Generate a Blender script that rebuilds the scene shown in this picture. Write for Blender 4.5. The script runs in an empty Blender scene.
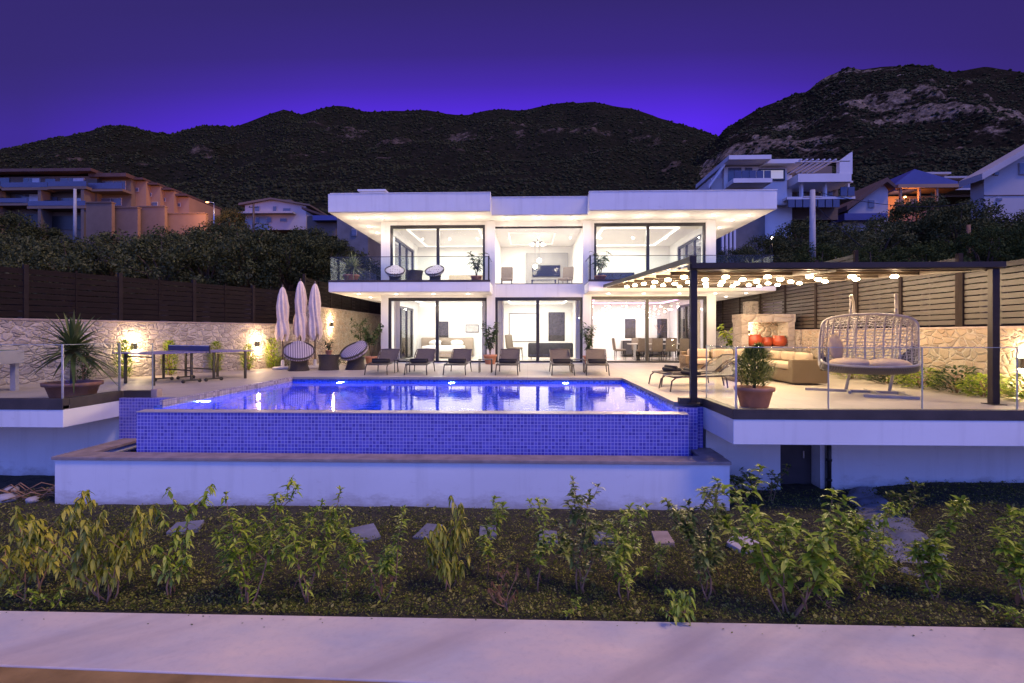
import bpy, math, random
import numpy as np
from mathutils import Vector, Matrix, noise
rad = math.radians
scene = bpy.context.scene
COL = scene.collection
random.seed(7)

# ------------------------------------------------------------------ camera
EYE = 1.2
cam_d = bpy.data.cameras.new('camera')
cam = bpy.data.objects.new('camera', cam_d); COL.objects.link(cam)
cam_d.sensor_width = 36; cam_d.lens = 520 / 1024 * 36
cam_d.shift_y = -7.3 / 1024
cam_d.clip_end = 6000
YAW = math.atan(16 / 520)
cam.location = (0, 0, EYE); cam.rotation_euler = (rad(90), 0, YAW)
scene.camera = cam

def at(u, v, Y):
    """world point at depth Y seen in direction (u, v); used to lay out the far hillside"""
    a = (u - 512) / 520; b = (334.2 - v) / 520
    x = -math.sin(YAW) + a * math.cos(YAW); y = math.cos(YAW) + a * math.sin(YAW)
    t = Y / y
    return Vector((x * t, Y, EYE + b * t))

# ------------------------------------------------------------------ mesh builder
class MB:
    def __init__(s): s.v = []; s.f = []; s.s = []
    def add(s, vs, fs, sm=False):
        b = len(s.v); s.v += [tuple(p) for p in vs]
        s.f += [tuple(i + b for i in f) for f in fs]; s.s += [sm] * len(fs); return s
    def box(s, x0, x1, y0, y1, z0, z1):
        return s.add([(x0,y0,z0),(x1,y0,z0),(x1,y1,z0),(x0,y1,z0),(x0,y0,z1),(x1,y0,z1),(x1,y1,z1),(x0,y1,z1)],
                     [(3,2,1,0),(4,5,6,7),(0,1,5,4),(1,2,6,5),(2,3,7,6),(3,0,4,7)])
    def bar(s, p, q, w, h=None, up=(0,0,1)):
        h = w if h is None else h
        p = Vector(p); q = Vector(q); d = (q - p).normalized(); up = Vector(up)
        if abs(d.dot(up)) > .98: up = Vector((0,1,0))
        r = d.cross(up).normalized(); u = r.cross(d)
        c = [(-1,-1),(1,-1),(1,1),(-1,1)]
        vs = [e + r*(a*w/2) + u*(b*h/2) for e in (p, q) for a, b in c]
        return s.add(vs, [(0,1,2,3),(7,6,5,4),(0,4,5,1),(1,5,6,2),(2,6,7,3),(3,7,4,0)])
    def tube(s, pts, r, n=8, cap=True):
        pts = [Vector(p) for p in pts]; m = len(pts)
        rs = r if isinstance(r, (list, tuple)) else [r] * m
        vs = []; prev = None
        for i, p in enumerate(pts):
            d = (pts[min(i+1,m-1)] - pts[max(i-1,0)])
            d = d.normalized() if d.length > 1e-9 else Vector((0,0,1))
            if prev is None:
                a = Vector((0,0,1)) if abs(d.z) < .9 else Vector((1,0,0))
                x = d.cross(a).normalized()
            else:
                x = prev - d * prev.dot(d)
                x = x.normalized() if x.length > 1e-6 else d.orthogonal().normalized()
            prev = x; y = d.cross(x)
            for k in range(n):
                t = 2*math.pi*k/n
                vs.append(p + (x*math.cos(t) + y*math.sin(t)) * rs[i])
        fs = [(i*n+k, i*n+(k+1)%n, (i+1)*n+(k+1)%n, (i+1)*n+k) for i in range(m-1) for k in range(n)]
        if cap: fs += [tuple(range(n-1,-1,-1)), tuple((m-1)*n+k for k in range(n))]
        return s.add(vs, fs, True)
    def lathe(s, prof, c=(0,0,0), n=20, sx=1, sy=1):
        vs = [(c[0]+r*math.cos(2*math.pi*k/n)*sx, c[1]+r*math.sin(2*math.pi*k/n)*sy, c[2]+z) for r, z in prof for k in range(n)]
        m = len(prof)
        fs = [(i*n+k, i*n+(k+1)%n, (i+1)*n+(k+1)%n, (i+1)*n+k) for i in range(m-1) for k in range(n)]
        fs += [tuple(range(n-1,-1,-1)), tuple((m-1)*n+k for k in range(n))]
        return s.add(vs, fs, True)
    def blob(s, c, r, n=12, m=8, jit=0.0, rnd=None):
        rnd = rnd or random
        vs = []; 
        for i in range(m+1):
            ph = math.pi*i/m
            for k in range(n):
                t = 2*math.pi*k/n; j = 1 + (rnd.uniform(-jit, jit) if 0 < i < m else 0)
                vs.append((c[0]+r[0]*math.sin(ph)*math.cos(t)*j, c[1]+r[1]*math.sin(ph)*math.sin(t)*j, c[2]+r[2]*math.cos(ph)*j))
        fs = [((i+1)*n+k, (i+1)*n+(k+1)%n, i*n+(k+1)%n, i*n+k) for i in range(m) for k in range(n)]
        return s.add(vs, fs, True)
    def prism(s, poly, a, b, axis='z'):
        n = len(poly)
        def pt(p, t): return (p[0],p[1],t) if axis == 'z' else ((p[0],t,p[1]) if axis == 'y' else (t,p[0],p[1]))
        vs = [pt(p,a) for p in poly] + [pt(p,b) for p in poly]
        fs = [tuple(range(n-1,-1,-1)), tuple(range(n,2*n))] + [(i,(i+1)%n,n+(i+1)%n,n+i) for i in range(n)]
        return s.add(vs, fs)
    def strip(s, L, Rr, sm=True):
        n = len(L)
        return s.add(list(L)+list(Rr), [(i,i+1,n+i+1,n+i) for i in range(n-1)], sm)
    def pad(s, x0, x1, y0, y1, z0, z1, r=.05, n=3):
        """soft cushion: box with rounded rims"""
        prof = [(r*(1-math.sin(t)), z0 + r*(1-math.cos(t))) for t in [math.pi/2*i/n for i in range(n+1)]]
        prof = [(max(0,r*(1-math.sin(math.pi/2*i/n))), z0 + r*(1-math.cos(math.pi/2*i/n))) for i in range(n+1)]
        prof += [(max(0,r*(1-math.cos(math.pi/2*i/n))), z1 - r + r*math.sin(math.pi/2*i/n)) for i in range(n+1)]
        rings = []
        for ins, z in prof:
            a0, a1, b0, b1 = x0+ins, x1-ins, y0+ins, y1-ins
            ring = []
            q = r
            for cx, cy, st in ((a1-q,b1-q,0),(a0+q,b1-q,90),(a0+q,b0+q,180),(a1-q,b0+q,270)):
                for k in range(4):
                    t = rad(st + 30*k); ring.append((cx+q*math.cos(t), cy+q*math.sin(t), z))
            rings.append(ring)
        n2 = 16; vs = [p for rg in rings for p in rg]; m = len(rings)
        fs = [(i*n2+k, i*n2+(k+1)%n2, (i+1)*n2+(k+1)%n2, (i+1)*n2+k) for i in range(m-1) for k in range(n2)]
        fs += [tuple(range(n2-1,-1,-1)), tuple((m-1)*n2+k for k in range(n2))]
        return s.add(vs, fs, True)
    def move(s, M):
        s.v = [tuple(M @ Vector(p)) for p in s.v]; return s
    def build(s, name, m, parent=None, bevel=0, auto=True):
        me = bpy.data.meshes.new(name); me.from_pydata(s.v, [], s.f); me.update()
        if any(s.s): me.polygons.foreach_set('use_smooth', s.s)
        o = bpy.data.objects.new(name, me); COL.objects.link(o)
        for mm in (m if isinstance(m, (list, tuple)) else [m]): me.materials.append(mm)
        if parent is not None: o.parent = parent
        if bevel:
            b = o.modifiers.new('bevel', 'BEVEL'); b.width = bevel; b.segments = 2; b.limit_method = 'ANGLE'
        return o

def npmesh(name, V, F, m, parent=None, smooth=False):
    """V (n,3) floats, F (k,3 or 4) ints"""
    me = bpy.data.meshes.new(name); V = np.asarray(V, np.float32); F = np.asarray(F, np.int32)
    k = F.shape[1]
    me.vertices.add(len(V)); me.vertices.foreach_set('co', V.ravel())
    me.loops.add(F.size); me.loops.foreach_set('vertex_index', F.ravel())
    me.polygons.add(len(F)); me.polygons.foreach_set('loop_start', np.arange(0, F.size, k, dtype=np.int32))
    me.polygons.foreach_set('loop_total', np.full(len(F), k, np.int32))
    if smooth: me.polygons.foreach_set('use_smooth', np.ones(len(F), bool))
    me.update(calc_edges=True); me.validate()
    o = bpy.data.objects.new(name, me); COL.objects.link(o); me.materials.append(m)
    if parent is not None: o.parent = parent
    return o

def thing(name, label, cat, loc=(0,0,0), rotz=0, group=None):
    o = bpy.data.objects.new(name, None); COL.objects.link(o)
    o.location = loc; o.rotation_euler = (0,0,rotz); o.empty_display_size = .2
    o['label'] = label; o['category'] = cat
    if group: o['group'] = group
    return o
def tag(o, label, cat, group=None):
    o['label'] = label; o['category'] = cat
    if group: o['group'] = group
    return o
def struct(o, kind='structure', label=None):
    o['kind'] = kind
    if label: o['label'] = label
    return o
KIDS = {}
def kids(o): return [c for c in bpy.data.objects if c.parent == o]
def copy_tree(o, parent=None):
    c = o.copy(); COL.objects.link(c)
    if parent is not None: c.parent = parent
    for ch in kids(o): copy_tree(ch, c)
    return c
def again(proto, label, loc, rotz=0, scale=None, used=set()):
    """the first call moves the prototype itself, later calls copy it with its parts"""
    o = proto if proto.name not in used else copy_tree(proto)
    used.add(proto.name)
    o['label'] = label; o.location = loc; o.rotation_euler = (0,0,rotz)
    if scale is not None: o.scale = scale if isinstance(scale,(tuple,list)) else (scale,)*3
    return o
def light(name, loc, power, col=(1,.8,.6), r=.04, kind='POINT', spot=None, parent=None, rot=None, size=None):
    d = bpy.data.lights.new(name, kind); d.energy = power; d.color = col
    if kind in ('POINT','SPOT'): d.shadow_soft_size = r
    if kind == 'SPOT': d.spot_size = rad(spot or 100); d.spot_blend = .7
    if kind == 'AREA': d.shape = 'RECTANGLE'; d.size, d.size_y = size
    o = bpy.data.objects.new(name, d); COL.objects.link(o); o.location = loc
    if rot: o.rotation_euler = rot
    if parent is not None: o.parent = parent
    return o

# ------------------------------------------------------------------ materials
class NT:
    def __init__(s, nt): s.nt = nt
    def n(s, t, **kw):
        nd = s.nt.nodes.new(t)
        for k, v in kw.items():
            if k in nd.inputs.keys() or k.replace('_',' ') in nd.inputs.keys():
                k2 = k if k in nd.inputs.keys() else k.replace('_',' ')
                s.set(nd.inputs[k2], v)
            else: setattr(nd, k, v)
        return nd
    def set(s, i, v):
        if isinstance(v, bpy.types.NodeSocket): s.nt.links.new(v, i)
        elif isinstance(v, bpy.types.Node): s.nt.links.new(v.outputs[0], i)
        else:
            if i.type == 'RGBA' and len(v) == 3: v = (*v, 1)
            i.default_value = v
    def math(s, op, a, b=None, c=None, clamp=False):
        nd = s.nt.nodes.new('ShaderNodeMath'); nd.operation = op; nd.use_clamp = clamp
        for i, x in enumerate((a, b, c)):
            if x is not None: s.set(nd.inputs[i], x)
        return nd.outputs[0]
    def vm(s, op, a, b=None, sc=None):
        nd = s.nt.nodes.new('ShaderNodeVectorMath'); nd.operation = op; s.set(nd.inputs[0], a)
        if b is not None: s.set(nd.inputs[1], b)
        if sc is not None: s.set(nd.inputs['Scale'], sc)
        return nd.outputs[1] if op in ('DOT_PRODUCT','LENGTH','DISTANCE') else nd.outputs[0]
    def mix(s, f, a, b, bt='MIX'):
        nd = s.nt.nodes.new('ShaderNodeMix'); nd.data_type = 'RGBA'; nd.blend_type = bt
        s.set(nd.inputs[0], f); s.set(nd.inputs[6], a); s.set(nd.inputs[7], b); return nd.outputs[2]
    def ramp(s, f, stops, interp='LINEAR'):
        nd = s.nt.nodes.new('ShaderNodeValToRGB'); cr = nd.color_ramp; cr.interpolation = interp
        while len(cr.elements) < len(stops): cr.elements.new(.5)
        for e, (p, c) in zip(cr.elements, stops):
            e.position = p; e.color = (c,c,c,1) if isinstance(c,(int,float)) else (*c,1)
        s.set(nd.inputs[0], f); return nd.outputs[0]
    def noise(s, vec, scale, detail=4, rough=.55):
        nd = s.nt.nodes.new('ShaderNodeTexNoise'); s.set(nd.inputs['Vector'], vec)
        nd.inputs['Scale'].default_value = scale; nd.inputs['Detail'].default_value = detail; nd.inputs['Roughness'].default_value = rough
        return nd.outputs[0]

def newmat(name):
    m = bpy.data.materials.new(name); m.use_nodes = True
    t = NT(m.node_tree); b = m.node_tree.nodes['Principled BSDF']
    return m, t, b
def pos(t): return t.n('ShaderNodeNewGeometry').outputs['Position']
def obj(t): return t.n('ShaderNodeTexCoord').outputs['Object']

def M(name, col, rough=.6, var=.18, scale=4, bump=.12, bscale=60, metal=0, spec=.5, stretch=None):
    m, t, b = newmat(name)
    c = obj(t)
    if stretch: c = t.vm('MULTIPLY', c, stretch)
    n1 = t.noise(c, scale, 5); n2 = t.noise(c, bscale, 3)
    f = t.ramp(n1, [(.3, 0), (.7, 1)])
    lo = tuple(x*(1-var) for x in col); hi = tuple(min(1, x*(1+var)) for x in col)
    t.set(b.inputs['Base Color'], t.mix(f, lo, hi))
    b.inputs['Roughness'].default_value = rough; b.inputs['Metallic'].default_value = metal
    b.inputs['Specular IOR Level'].default_value = spec
    t.set(b.inputs['Roughness'], t.math('MULTIPLY_ADD', n2, .2, rough-.1))
    if bump:
        bp = t.n('ShaderNodeBump', Strength=bump, Distance=.01, Height=n2); t.set(b.inputs['Normal'], bp)
    return m

def tilemat(name, size, base, grout, var=.25, lw=.06, rough=.25, bump=.4, tint=None, blotch=.0):
    """square tiles on any axis-aligned face, in world metres"""
    m, t, b = newmat(name)
    g = t.n('ShaderNodeNewGeometry'); p = t.vm('ADD', g.outputs['Position'], (.013, .017, .021))
    q = t.vm('SCALE', p, sc=1/size)
    nrm = t.vm('ABSOLUTE', g.outputs['True Normal'])
    sp = t.n('ShaderNodeSeparateXYZ', Vector=q); sn = t.n('ShaderNodeSeparateXYZ', Vector=nrm)
    ls = []
    for i in range(3):
        fr = t.math('FRACT', sp.outputs[i]); d = t.math('ABSOLUTE', t.math('SUBTRACT', fr, .5))
        ln = t.math('GREATER_THAN', d, .5 - lw/2)
        ls.append(t.math('MULTIPLY', ln, t.math('LESS_THAN', sn.outputs[i], .6)))
    line = t.math('MAXIMUM', t.math('MAXIMUM', ls[0], ls[1]), ls[2])
    cell = t.vm('FLOOR', t.vm('SUBTRACT', q, t.vm('SCALE', g.outputs['True Normal'], sc=.3)))
    wn = t.n('ShaderNodeTexWhiteNoise', Vector=cell)
    lo = tuple(x*(1-var) for x in base); hi = tuple(min(1, x*(1+var)) for x in (tint or base))
    c = t.mix(wn.outputs[0], lo, hi)
    if blotch:
        c = t.mix(t.math('MULTIPLY', t.noise(p, 1.3, 5), blotch), c, tuple(x*.45 for x in base))
    t.set(b.inputs['Base Color'], t.mix(line, c, grout))
    t.set(b.inputs['Roughness'], t.math('ADD', t.math('MULTIPLY_ADD', line, .4, rough), t.math('MULTIPLY', wn.outputs[0], .12)))
    bp = t.n('ShaderNodeBump', Strength=bump, Distance=.004, Height=t.math('ADD', t.math('MULTIPLY', line, -1), t.math('MULTIPLY', t.noise(p, 30, 3), .4)))
    t.set(b.inputs['Normal'], bp)
    return m

def emit(name, col, strength):
    m, t, b = newmat(name)
    b.inputs['Base Color'].default_value = (.8,.8,.8,1)
    b.inputs['Emission Color'].default_value = (*col,1); b.inputs['Emission Strength'].default_value = strength
    return m

def glassmat(name, tint=(.96,.985,.97), ior=1.45, rough=.0):
    m = bpy.data.materials.new(name); m.use_nodes = True; nt = m.node_tree; nt.nodes.clear(); t = NT(nt)
    o = t.n('ShaderNodeOutputMaterial'); bf = t.n('ShaderNodeNewGeometry').outputs['Backfacing']
    fr = t.n('ShaderNodeFresnel', IOR=t.math('ADD', t.math('MULTIPLY', bf, 1/ior-ior), ior))
    tr = t.n('ShaderNodeBsdfTransparent', Color=tint); gl = t.n('ShaderNodeBsdfGlossy', Roughness=rough, Color=(.95,.97,1))
    n = t.noise(pos(t), .8, 2); bp = t.n('ShaderNodeBump', Strength=.02, Distance=.02, Height=n); t.set(gl.inputs['Normal'], bp)
    mx = t.n('ShaderNodeMixShader'); t.set(mx.inputs[0], fr); t.set(mx.inputs[1], tr.outputs[0]); t.set(mx.inputs[2], gl.outputs[0])
    t.set(o.inputs[0], mx.outputs[0]); return m

def stonemat(name, c1, c2, c3, scale=3.2, mortar=(.5,.45,.38)):
    m, t, b = newmat(name)
    p = pos(t); pw = t.vm('ADD', t.vm('MULTIPLY', p, (1,1,1.7)), t.vm('SCALE', t.n('ShaderNodeTexNoise', Vector=p, Scale=2.5, Detail=3).outputs['Color'], sc=.35))
    v = t.n('ShaderNodeTexVoronoi', Vector=pw, Scale=scale); ve = t.n('ShaderNodeTexVoronoi', Vector=pw, Scale=scale, feature='DISTANCE_TO_EDGE')
    sep = t.n('ShaderNodeSeparateXYZ', Vector=v.outputs['Color'])
    c = t.ramp(sep.outputs[0], [(.0, c1), (.45, c2), (.8, c3), (1, tuple(x*1.12 for x in c2))])
    n = t.noise(p, 22, 6, .65)
    c = t.mix(t.math('MULTIPLY', n, .55), c, tuple(x*.55 for x in c1))
    e = t.ramp(ve.outputs['Distance'], [(.0, 1), (.055, 0)])
    t.set(b.inputs['Base Color'], t.mix(e, c, mortar)); b.inputs['Roughness'].default_value = .9
    h = t.math('ADD', t.math('ADD', t.math('MULTIPLY', t.ramp(ve.outputs['Distance'], [(0,0),(.16,1)]), 1.0), t.math('MULTIPLY', n, .7)), t.math('MULTIPLY', sep.outputs[1], .8))
    bp = t.n('ShaderNodeBump', Strength=.9, Distance=.035, Height=h); t.set(b.inputs['Normal'], bp)
    return m

def leafmat(name, c1, c2, c3=None, trans=.35, rough=.5, spec=.15):
    m = bpy.data.materials.new(name); m.use_nodes = True; t = NT(m.node_tree); b = m.node_tree.nodes['Principled BSDF']
    g = t.n('ShaderNodeNewGeometry'); r = g.outputs['Random Per Island']
    stops = [(0, c1), (.55, c2), (1, c3 or c2)]
    c = t.ramp(r, stops)
    c = t.mix(t.math('MULTIPLY', t.noise(obj(t), 9, 3), .5), c, tuple(x*.6 for x in c1))
    t.set(b.inputs['Base Color'], c); b.inputs['Roughness'].default_value = rough; b.inputs['Specular IOR Level'].default_value = spec
    tl = t.n('ShaderNodeBsdfTranslucent', Color=c)
    mx = t.n('ShaderNodeMixShader', Fac=trans); t.set(mx.inputs[1], b.outputs[0]); t.set(mx.inputs[2], tl.outputs[0])
    t.set(m.node_tree.nodes['Material Output'].inputs[0], mx.outputs[0]); return m

def weavemat(name, c1, c2, scale=28, rough=.6):
    m, t, b = newmat(name); p = obj(t)
    w1 = t.n('ShaderNodeTexWave', Vector=p, Scale=scale, bands_direction='Z', Distortion=.6, Detail=1)
    w2 = t.n('ShaderNodeTexWave', Vector=p, Scale=scale*.8, bands_direction='DIAGONAL', Distortion=1.0, Detail=1)
    h = t.math('MULTIPLY', w1.outputs[1], w2.outputs[1])
    c = t.mix(h, c1, c2); t.set(b.inputs['Base Color'], t.mix(t.math('MULTIPLY', t.noise(p, 5, 3), .4), c, c1))
    b.inputs['Roughness'].default_value = rough
    bp = t.n('ShaderNodeBump', Strength=1, Distance=.02, Height=h); t.set(b.inputs['Normal'], bp); return m

def render_mat():
    m, t, b = newmat('white_render'); q = pos(t)
    big = t.noise(q, .7, 5, .6); st = t.noise(t.vm('MULTIPLY', q, (3.2,3.2,.22)), 1.6, 5, .6); fine = t.noise(q, 45, 4, .7)
    c = t.mix(t.ramp(big, [(.35,0),(.7,1)]), (.77,.755,.73), (.83,.82,.80))
    c = t.mix(t.math('MULTIPLY', t.ramp(st, [(.52,0),(.72,1)]), .3), c, (.56,.54,.51))
    spot = t.noise(t.vm('MULTIPLY', q, (1,1,2)), 3.1, 6, .7)
    c = t.mix(t.math('MULTIPLY', t.ramp(spot, [(.62,0),(.72,1)]), .25), c, (.5,.47,.43))
    z = t.n('ShaderNodeSeparateXYZ', Vector=q).outputs[2]
    spl = t.math('MULTIPLY', t.ramp(t.math('ADD', t.math('MULTIPLY', t.math('ADD', z, 1.55), 2.2), t.math('MULTIPLY', t.math('SUBTRACT', spot, .5), 1.6)), [(0,1),(.5,0)]), .55)
    c = t.mix(spl, c, (.33,.27,.21))        # soil splashed on the foot of the garden walls
    t.set(b.inputs['Base Color'], c); b.inputs['Roughness'].default_value = .8; b.inputs['Specular IOR Level'].default_value = .25
    bp = t.n('ShaderNodeBump', Strength=.12, Distance=.006, Height=t.math('ADD', fine, t.math('MULTIPLY', big, 2))); t.set(b.inputs['Normal'], bp); return m
WHITE = render_mat()
WHITE_IN = M('white_plaster_interior', (.82,.8,.77), .8, .02, 2, .02, 60)
SOFFIT = M('white_soffit', (.82,.8,.77), .8, .02, 2, .03, 60)
DARKMETAL = M('dark_grey_aluminium', (.035,.032,.032), .38, .12, 8, .03, 120, metal=.3)
PERGMETAL = M('brown_black_aluminium', (.045,.034,.028), .5, .15, 6, .03, 120, spec=.2)
STEEL = M('brushed_steel', (.55,.55,.56), .3, .08, 20, .03, 200, metal=1)
GLASS = glassmat('window_glass', (.97,.985,.98), 1.35)
BALGLASS = glassmat('balustrade_glass', (.93,.96,.95), 1.22)
MOSAIC = tilemat('blue_mosaic_tile', .058, (.095,.085,.45), (.5,.47,.76), .07, .14, .25, .5, (.12,.11,.52))
MOSAIC_IN = tilemat('pool_interior_mosaic', .075, (.03,.07,.5), (.09,.14,.55), .35, .1, .2, .3)
MOSAIC_LIGHT = tilemat('pale_mosaic_coping', .075, (.42,.36,.44), (.2,.17,.3), .3, .12, .25, .5)
DECK = tilemat('travertine_paving', .6, (.46,.40,.34), (.3,.26,.22), .1, .012, .5, .3, None, .35)
COPING = M('brown_stone_coping', (.33,.25,.21), .55, .25, 5, .2, 50)
KERB = M('dark_stone_kerb', (.055,.042,.035), .55, .3, 3, .2, 50)
STONE_L = stonemat('rubble_stone_wall', (.36,.3,.25), (.55,.47,.4), (.66,.55,.44), 5.0, (.55,.48,.4))
STONE_R = stonemat('honey_stone_wall', (.34,.27,.2), (.48,.39,.29), (.42,.3,.2), 4.0)
SLAT = M('dark_brown_slats', (.02,.014,.012), .8, .25, 3, .15, 50, spec=.08, stretch=(1,1,8))
SLAT_R = M('brown_timber_slats', (.036,.024,.016), .5, .25, 3, .15, 50, stretch=(1,1,8))
TERRA = M('terracotta', (.5,.22,.12), .8, .2, 5, .15, 50)
TERRA_D = M('weathered_terracotta', (.3,.14,.09), .85, .3, 4, .2, 40)
EARTH = M('pot_soil', (.05,.035,.025), .95, .3, 20, .6, 60)
WICK_D = weavemat('dark_wicker', (.06,.045,.035), (.24,.19,.15), 22)
WICK_G = weavemat('honey_grey_wicker', (.13,.08,.04), (.52,.38,.23), 34)
WICK_S = M('grey_rattan_strands', (.5,.46,.42), .55, .25, 12, .2, 80)
CUSHION = M('cream_cushion_fabric', (.44,.34,.24), .9, .08, 6, .2, 160)
CUSH_TAN = M('tan_cushion_fabric', (.5,.37,.27), .9, .12, 6, .25, 140)
SLING = M('taupe_mesh_sling', (.10,.08,.072), .7, .1, 12, .25, 220)
TOWEL = M('black_towel', (.02,.018,.02), .95, .2, 20, .4, 150)
LFRAME = M('dark_lounger_frame', (.05,.042,.038), .4, .1, 8, .03, 120)
UMB = M('cream_umbrella_canvas', (.8,.64,.51), .9, .12, 5, .25, 120)
WOOD = M('dark_wood', (.1,.06,.04), .5, .3, 4, .15, 40, stretch=(1,6,6))
BARK = M('bark', (.11,.075,.05), .9, .35, 6, .6, 30)
STEM = M('brown_stems', (.3,.17,.09), .8, .3, 15, .4, 60)
LAMP = emit('warm_lamp', (1,.76,.46), 22)
LAMP_SOFT = emit('downlight_lamp', (1,.86,.68), 14)
COVE = emit('warm_cove_led', (1,.93,.82), 2.2)
COVE_DIM = emit('dim_cove_led', (1,.9,.75), 1.0)
COVE_V = emit('violet_cove_led', (1,.45,.95), 2.6)
COVE_P = emit('pink_cove_led', (1,.3,.25), 1.1)
BLUELAMP = emit('pool_lamp', (.55,.75,1), 45)
# ------------------------------------------------------------------ dusk sky and light
SUN_EL, SUN_AZ = 55, 118      # warm sun lamp from the right stands in for an unseen street lamp
w = bpy.data.worlds.new('World'); scene.world = w; w.use_nodes = True
wt = NT(w.node_tree); bg = w.node_tree.nodes['Background']
sky = wt.n('ShaderNodeTexSky', sky_type='NISHITA', sun_disc=False, sun_elevation=rad(2), sun_rotation=rad(SUN_AZ), air_density=1.4, ozone_density=4)
dirv = wt.n('ShaderNodeTexCoord').outputs['Generated']
sp = wt.n('ShaderNodeSeparateXYZ', Vector=dirv)
tv_ = wt.math('DIVIDE', sp.outputs[2], wt.math('MAXIMUM', sp.outputs[1], .05))
front = wt.ramp(tv_, [(0, (.085,.017,.7)), (.4, (.09,.02,.78)), (.48, (.055,.019,.37)), (.54, (.04,.018,.215)), (.64, (.031,.017,.145)), (1, (.028,.016,.125))])
back = wt.ramp(sp.outputs[2], [(0, (.72,.66,1.4)), (.1, (.4,.48,1.6)), (.25, (.19,.37,1.8)), (.6, (.14,.28,1.45)), (1, (.07,.09,.42))])
bk = wt.n('ShaderNodeMapRange', interpolation_type='SMOOTHSTEP'); wt.set(bk.inputs['Value'], wt.math('MULTIPLY', sp.outputs[1], -1))
bk.inputs['From Min'].default_value = -.25; bk.inputs['From Max'].default_value = .6
# edges of the afterglow fade left and right of the mountains
side = wt.math('ABSOLUTE', wt.math('DIVIDE', wt.math('ADD', sp.outputs[0], .03), wt.math('MAXIMUM', sp.outputs[1], .05)))
fr2 = wt.mix(wt.ramp(side, [(.35, 0), (.95, .8)]), front, (.032,.0165,.14))
grad = wt.mix(bk.outputs[0], fr2, back)
col = wt.mix(1.0, grad, wt.mix(1.0, sky.outputs[0], (.01,.01,.012), 'MULTIPLY'), 'ADD')
wt.set(bg.inputs['Color'], col); bg.inputs['Strength'].default_value = 1.0
sd = bpy.data.lights.new('sun', 'SUN'); sd.energy = 1.6; sd.angle = rad(12); sd.color = (1,.68,.42)
so = bpy.data.objects.new('sun', sd); COL.objects.link(so); so.rotation_euler = (rad(90-SUN_EL), 0, rad(-SUN_AZ+180))
so.location = (0, -20, 30)

scene.view_settings.view_transform = 'Standard'; scene.view_settings.look = 'None'
scene.view_settings.exposure = .15; scene.view_settings.gamma = 1
scene.render.engine = 'CYCLES'
cy = scene.cycles
cy.use_denoising = True; cy.denoiser = 'OPENIMAGEDENOISE'
cy.max_bounces = 8; cy.diffuse_bounces = 4; cy.glossy_bounces = 3; cy.transmission_bounces = 6; cy.transparent_max_bounces = 16
cy.sample_clamp_indirect = 6; cy.caustics_reflective = False; cy.caustics_refractive = False
cy.use_light_tree = True

# ------------------------------------------------------------------ hillside and mountains
def hill_h(r):      # height of the lower slope above the deck at distance r
    pts = [(0,-1.7),(27,-1.7),(34,-.4),(45,1.8),(60,5.2),(80,9.8),(110,18.5),(160,34),(230,55),(300,74),(420,100)]
    for (a, ha), (b, hb) in zip(pts, pts[1:]):
        if r <= b: return ha + (hb-ha)*(r-a)/(b-a)
    return pts[-1][1]
def fbm(x, y, z=0, o=5, H=.9): return noise.fractal(Vector((x, y, z)), H, 2.1, o)

def hillmat(name, scrub, soil, rock, rockamt, zs):
    m, t, b = newmat(name); g = t.n('ShaderNodeNewGeometry'); p = g.outputs['Position']
    n1 = t.noise(p, .055*zs, 8, .7); n2 = t.noise(p, .22*zs, 6, .7); n3 = t.noise(p, .012*zs, 5, .6)
    c = t.mix(t.ramp(n2, [(.42,0),(.6,1)]), scrub, soil)
    c = t.mix(t.ramp(n1, [(.35,.55),(.62,0)]), c, tuple(x*.35 for x in scrub))
    nz = t.n('ShaderNodeSeparateXYZ', Vector=g.outputs['Normal'])
    steep = t.ramp(nz.outputs[2], [(.3,1),(.72,0)])
    v = t.n('ShaderNodeTexVoronoi', Vector=t.vm('MULTIPLY', p, (.045*zs,.045*zs,.08*zs)), Scale=1, Randomness=1)
    ra = t.n('ShaderNodeAttribute', attribute_name='rock').outputs['Fac']
    fine = t.noise(p, .12*zs, 9, .75)
    rk = t.ramp(t.math('ADD', t.math('MULTIPLY', ra, .55), t.math('MULTIPLY', t.math('SUBTRACT', fine, .5), 1.9)), [(.2,0),(.5,1)])
    rk = t.math('MULTIPLY', rk, rockamt, clamp=True)
    rc = t.mix(t.ramp(t.noise(t.vm('MULTIPLY', p, (1,1,.5)), .12*zs, 10, .82), [(.42,0),(.6,1)]), tuple(x*.15 for x in rock), rock)
    t.set(b.inputs['Base Color'], t.mix(rk, c, rc)); b.inputs['Roughness'].default_value = 1; b.inputs['Specular IOR Level'].default_value = .05
    bp = t.n('ShaderNodeBump', Strength=.9, Distance=3.0/zs, Height=t.math('ADD', n2, t.math('MULTIPLY', n1, 2))); t.set(b.inputs['Normal'], bp)
    return m

HILLM = hillmat('hillside_scrub', (.013,.013,.008), (.023,.019,.014), (.2,.17,.14), .0, 3)
MTN = hillmat('mountain_scrub', (.015,.017,.01), (.03,.026,.018), (.17,.13,.105), 1, 1)
MTN2 = hillmat('rocky_mountain', (.013,.013,.009), (.024,.019,.014), (.31,.25,.205), 1, 1.25)
def az(u):
    a = (u-512)/520
    x = -math.sin(YAW)+a*math.cos(YAW); y = math.cos(YAW)+a*math.sin(YAW); l = math.hypot(x, y)
    return x/l, y/l
def interp(pts, u):
    if u <= pts[0][0]: return pts[0][1]
    for (a, va), (b, vb) in zip(pts, pts[1:]):
        if u <= b:
            f = (u-a)/(b-a); return va+(vb-va)*f
    return pts[-1][1]

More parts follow.
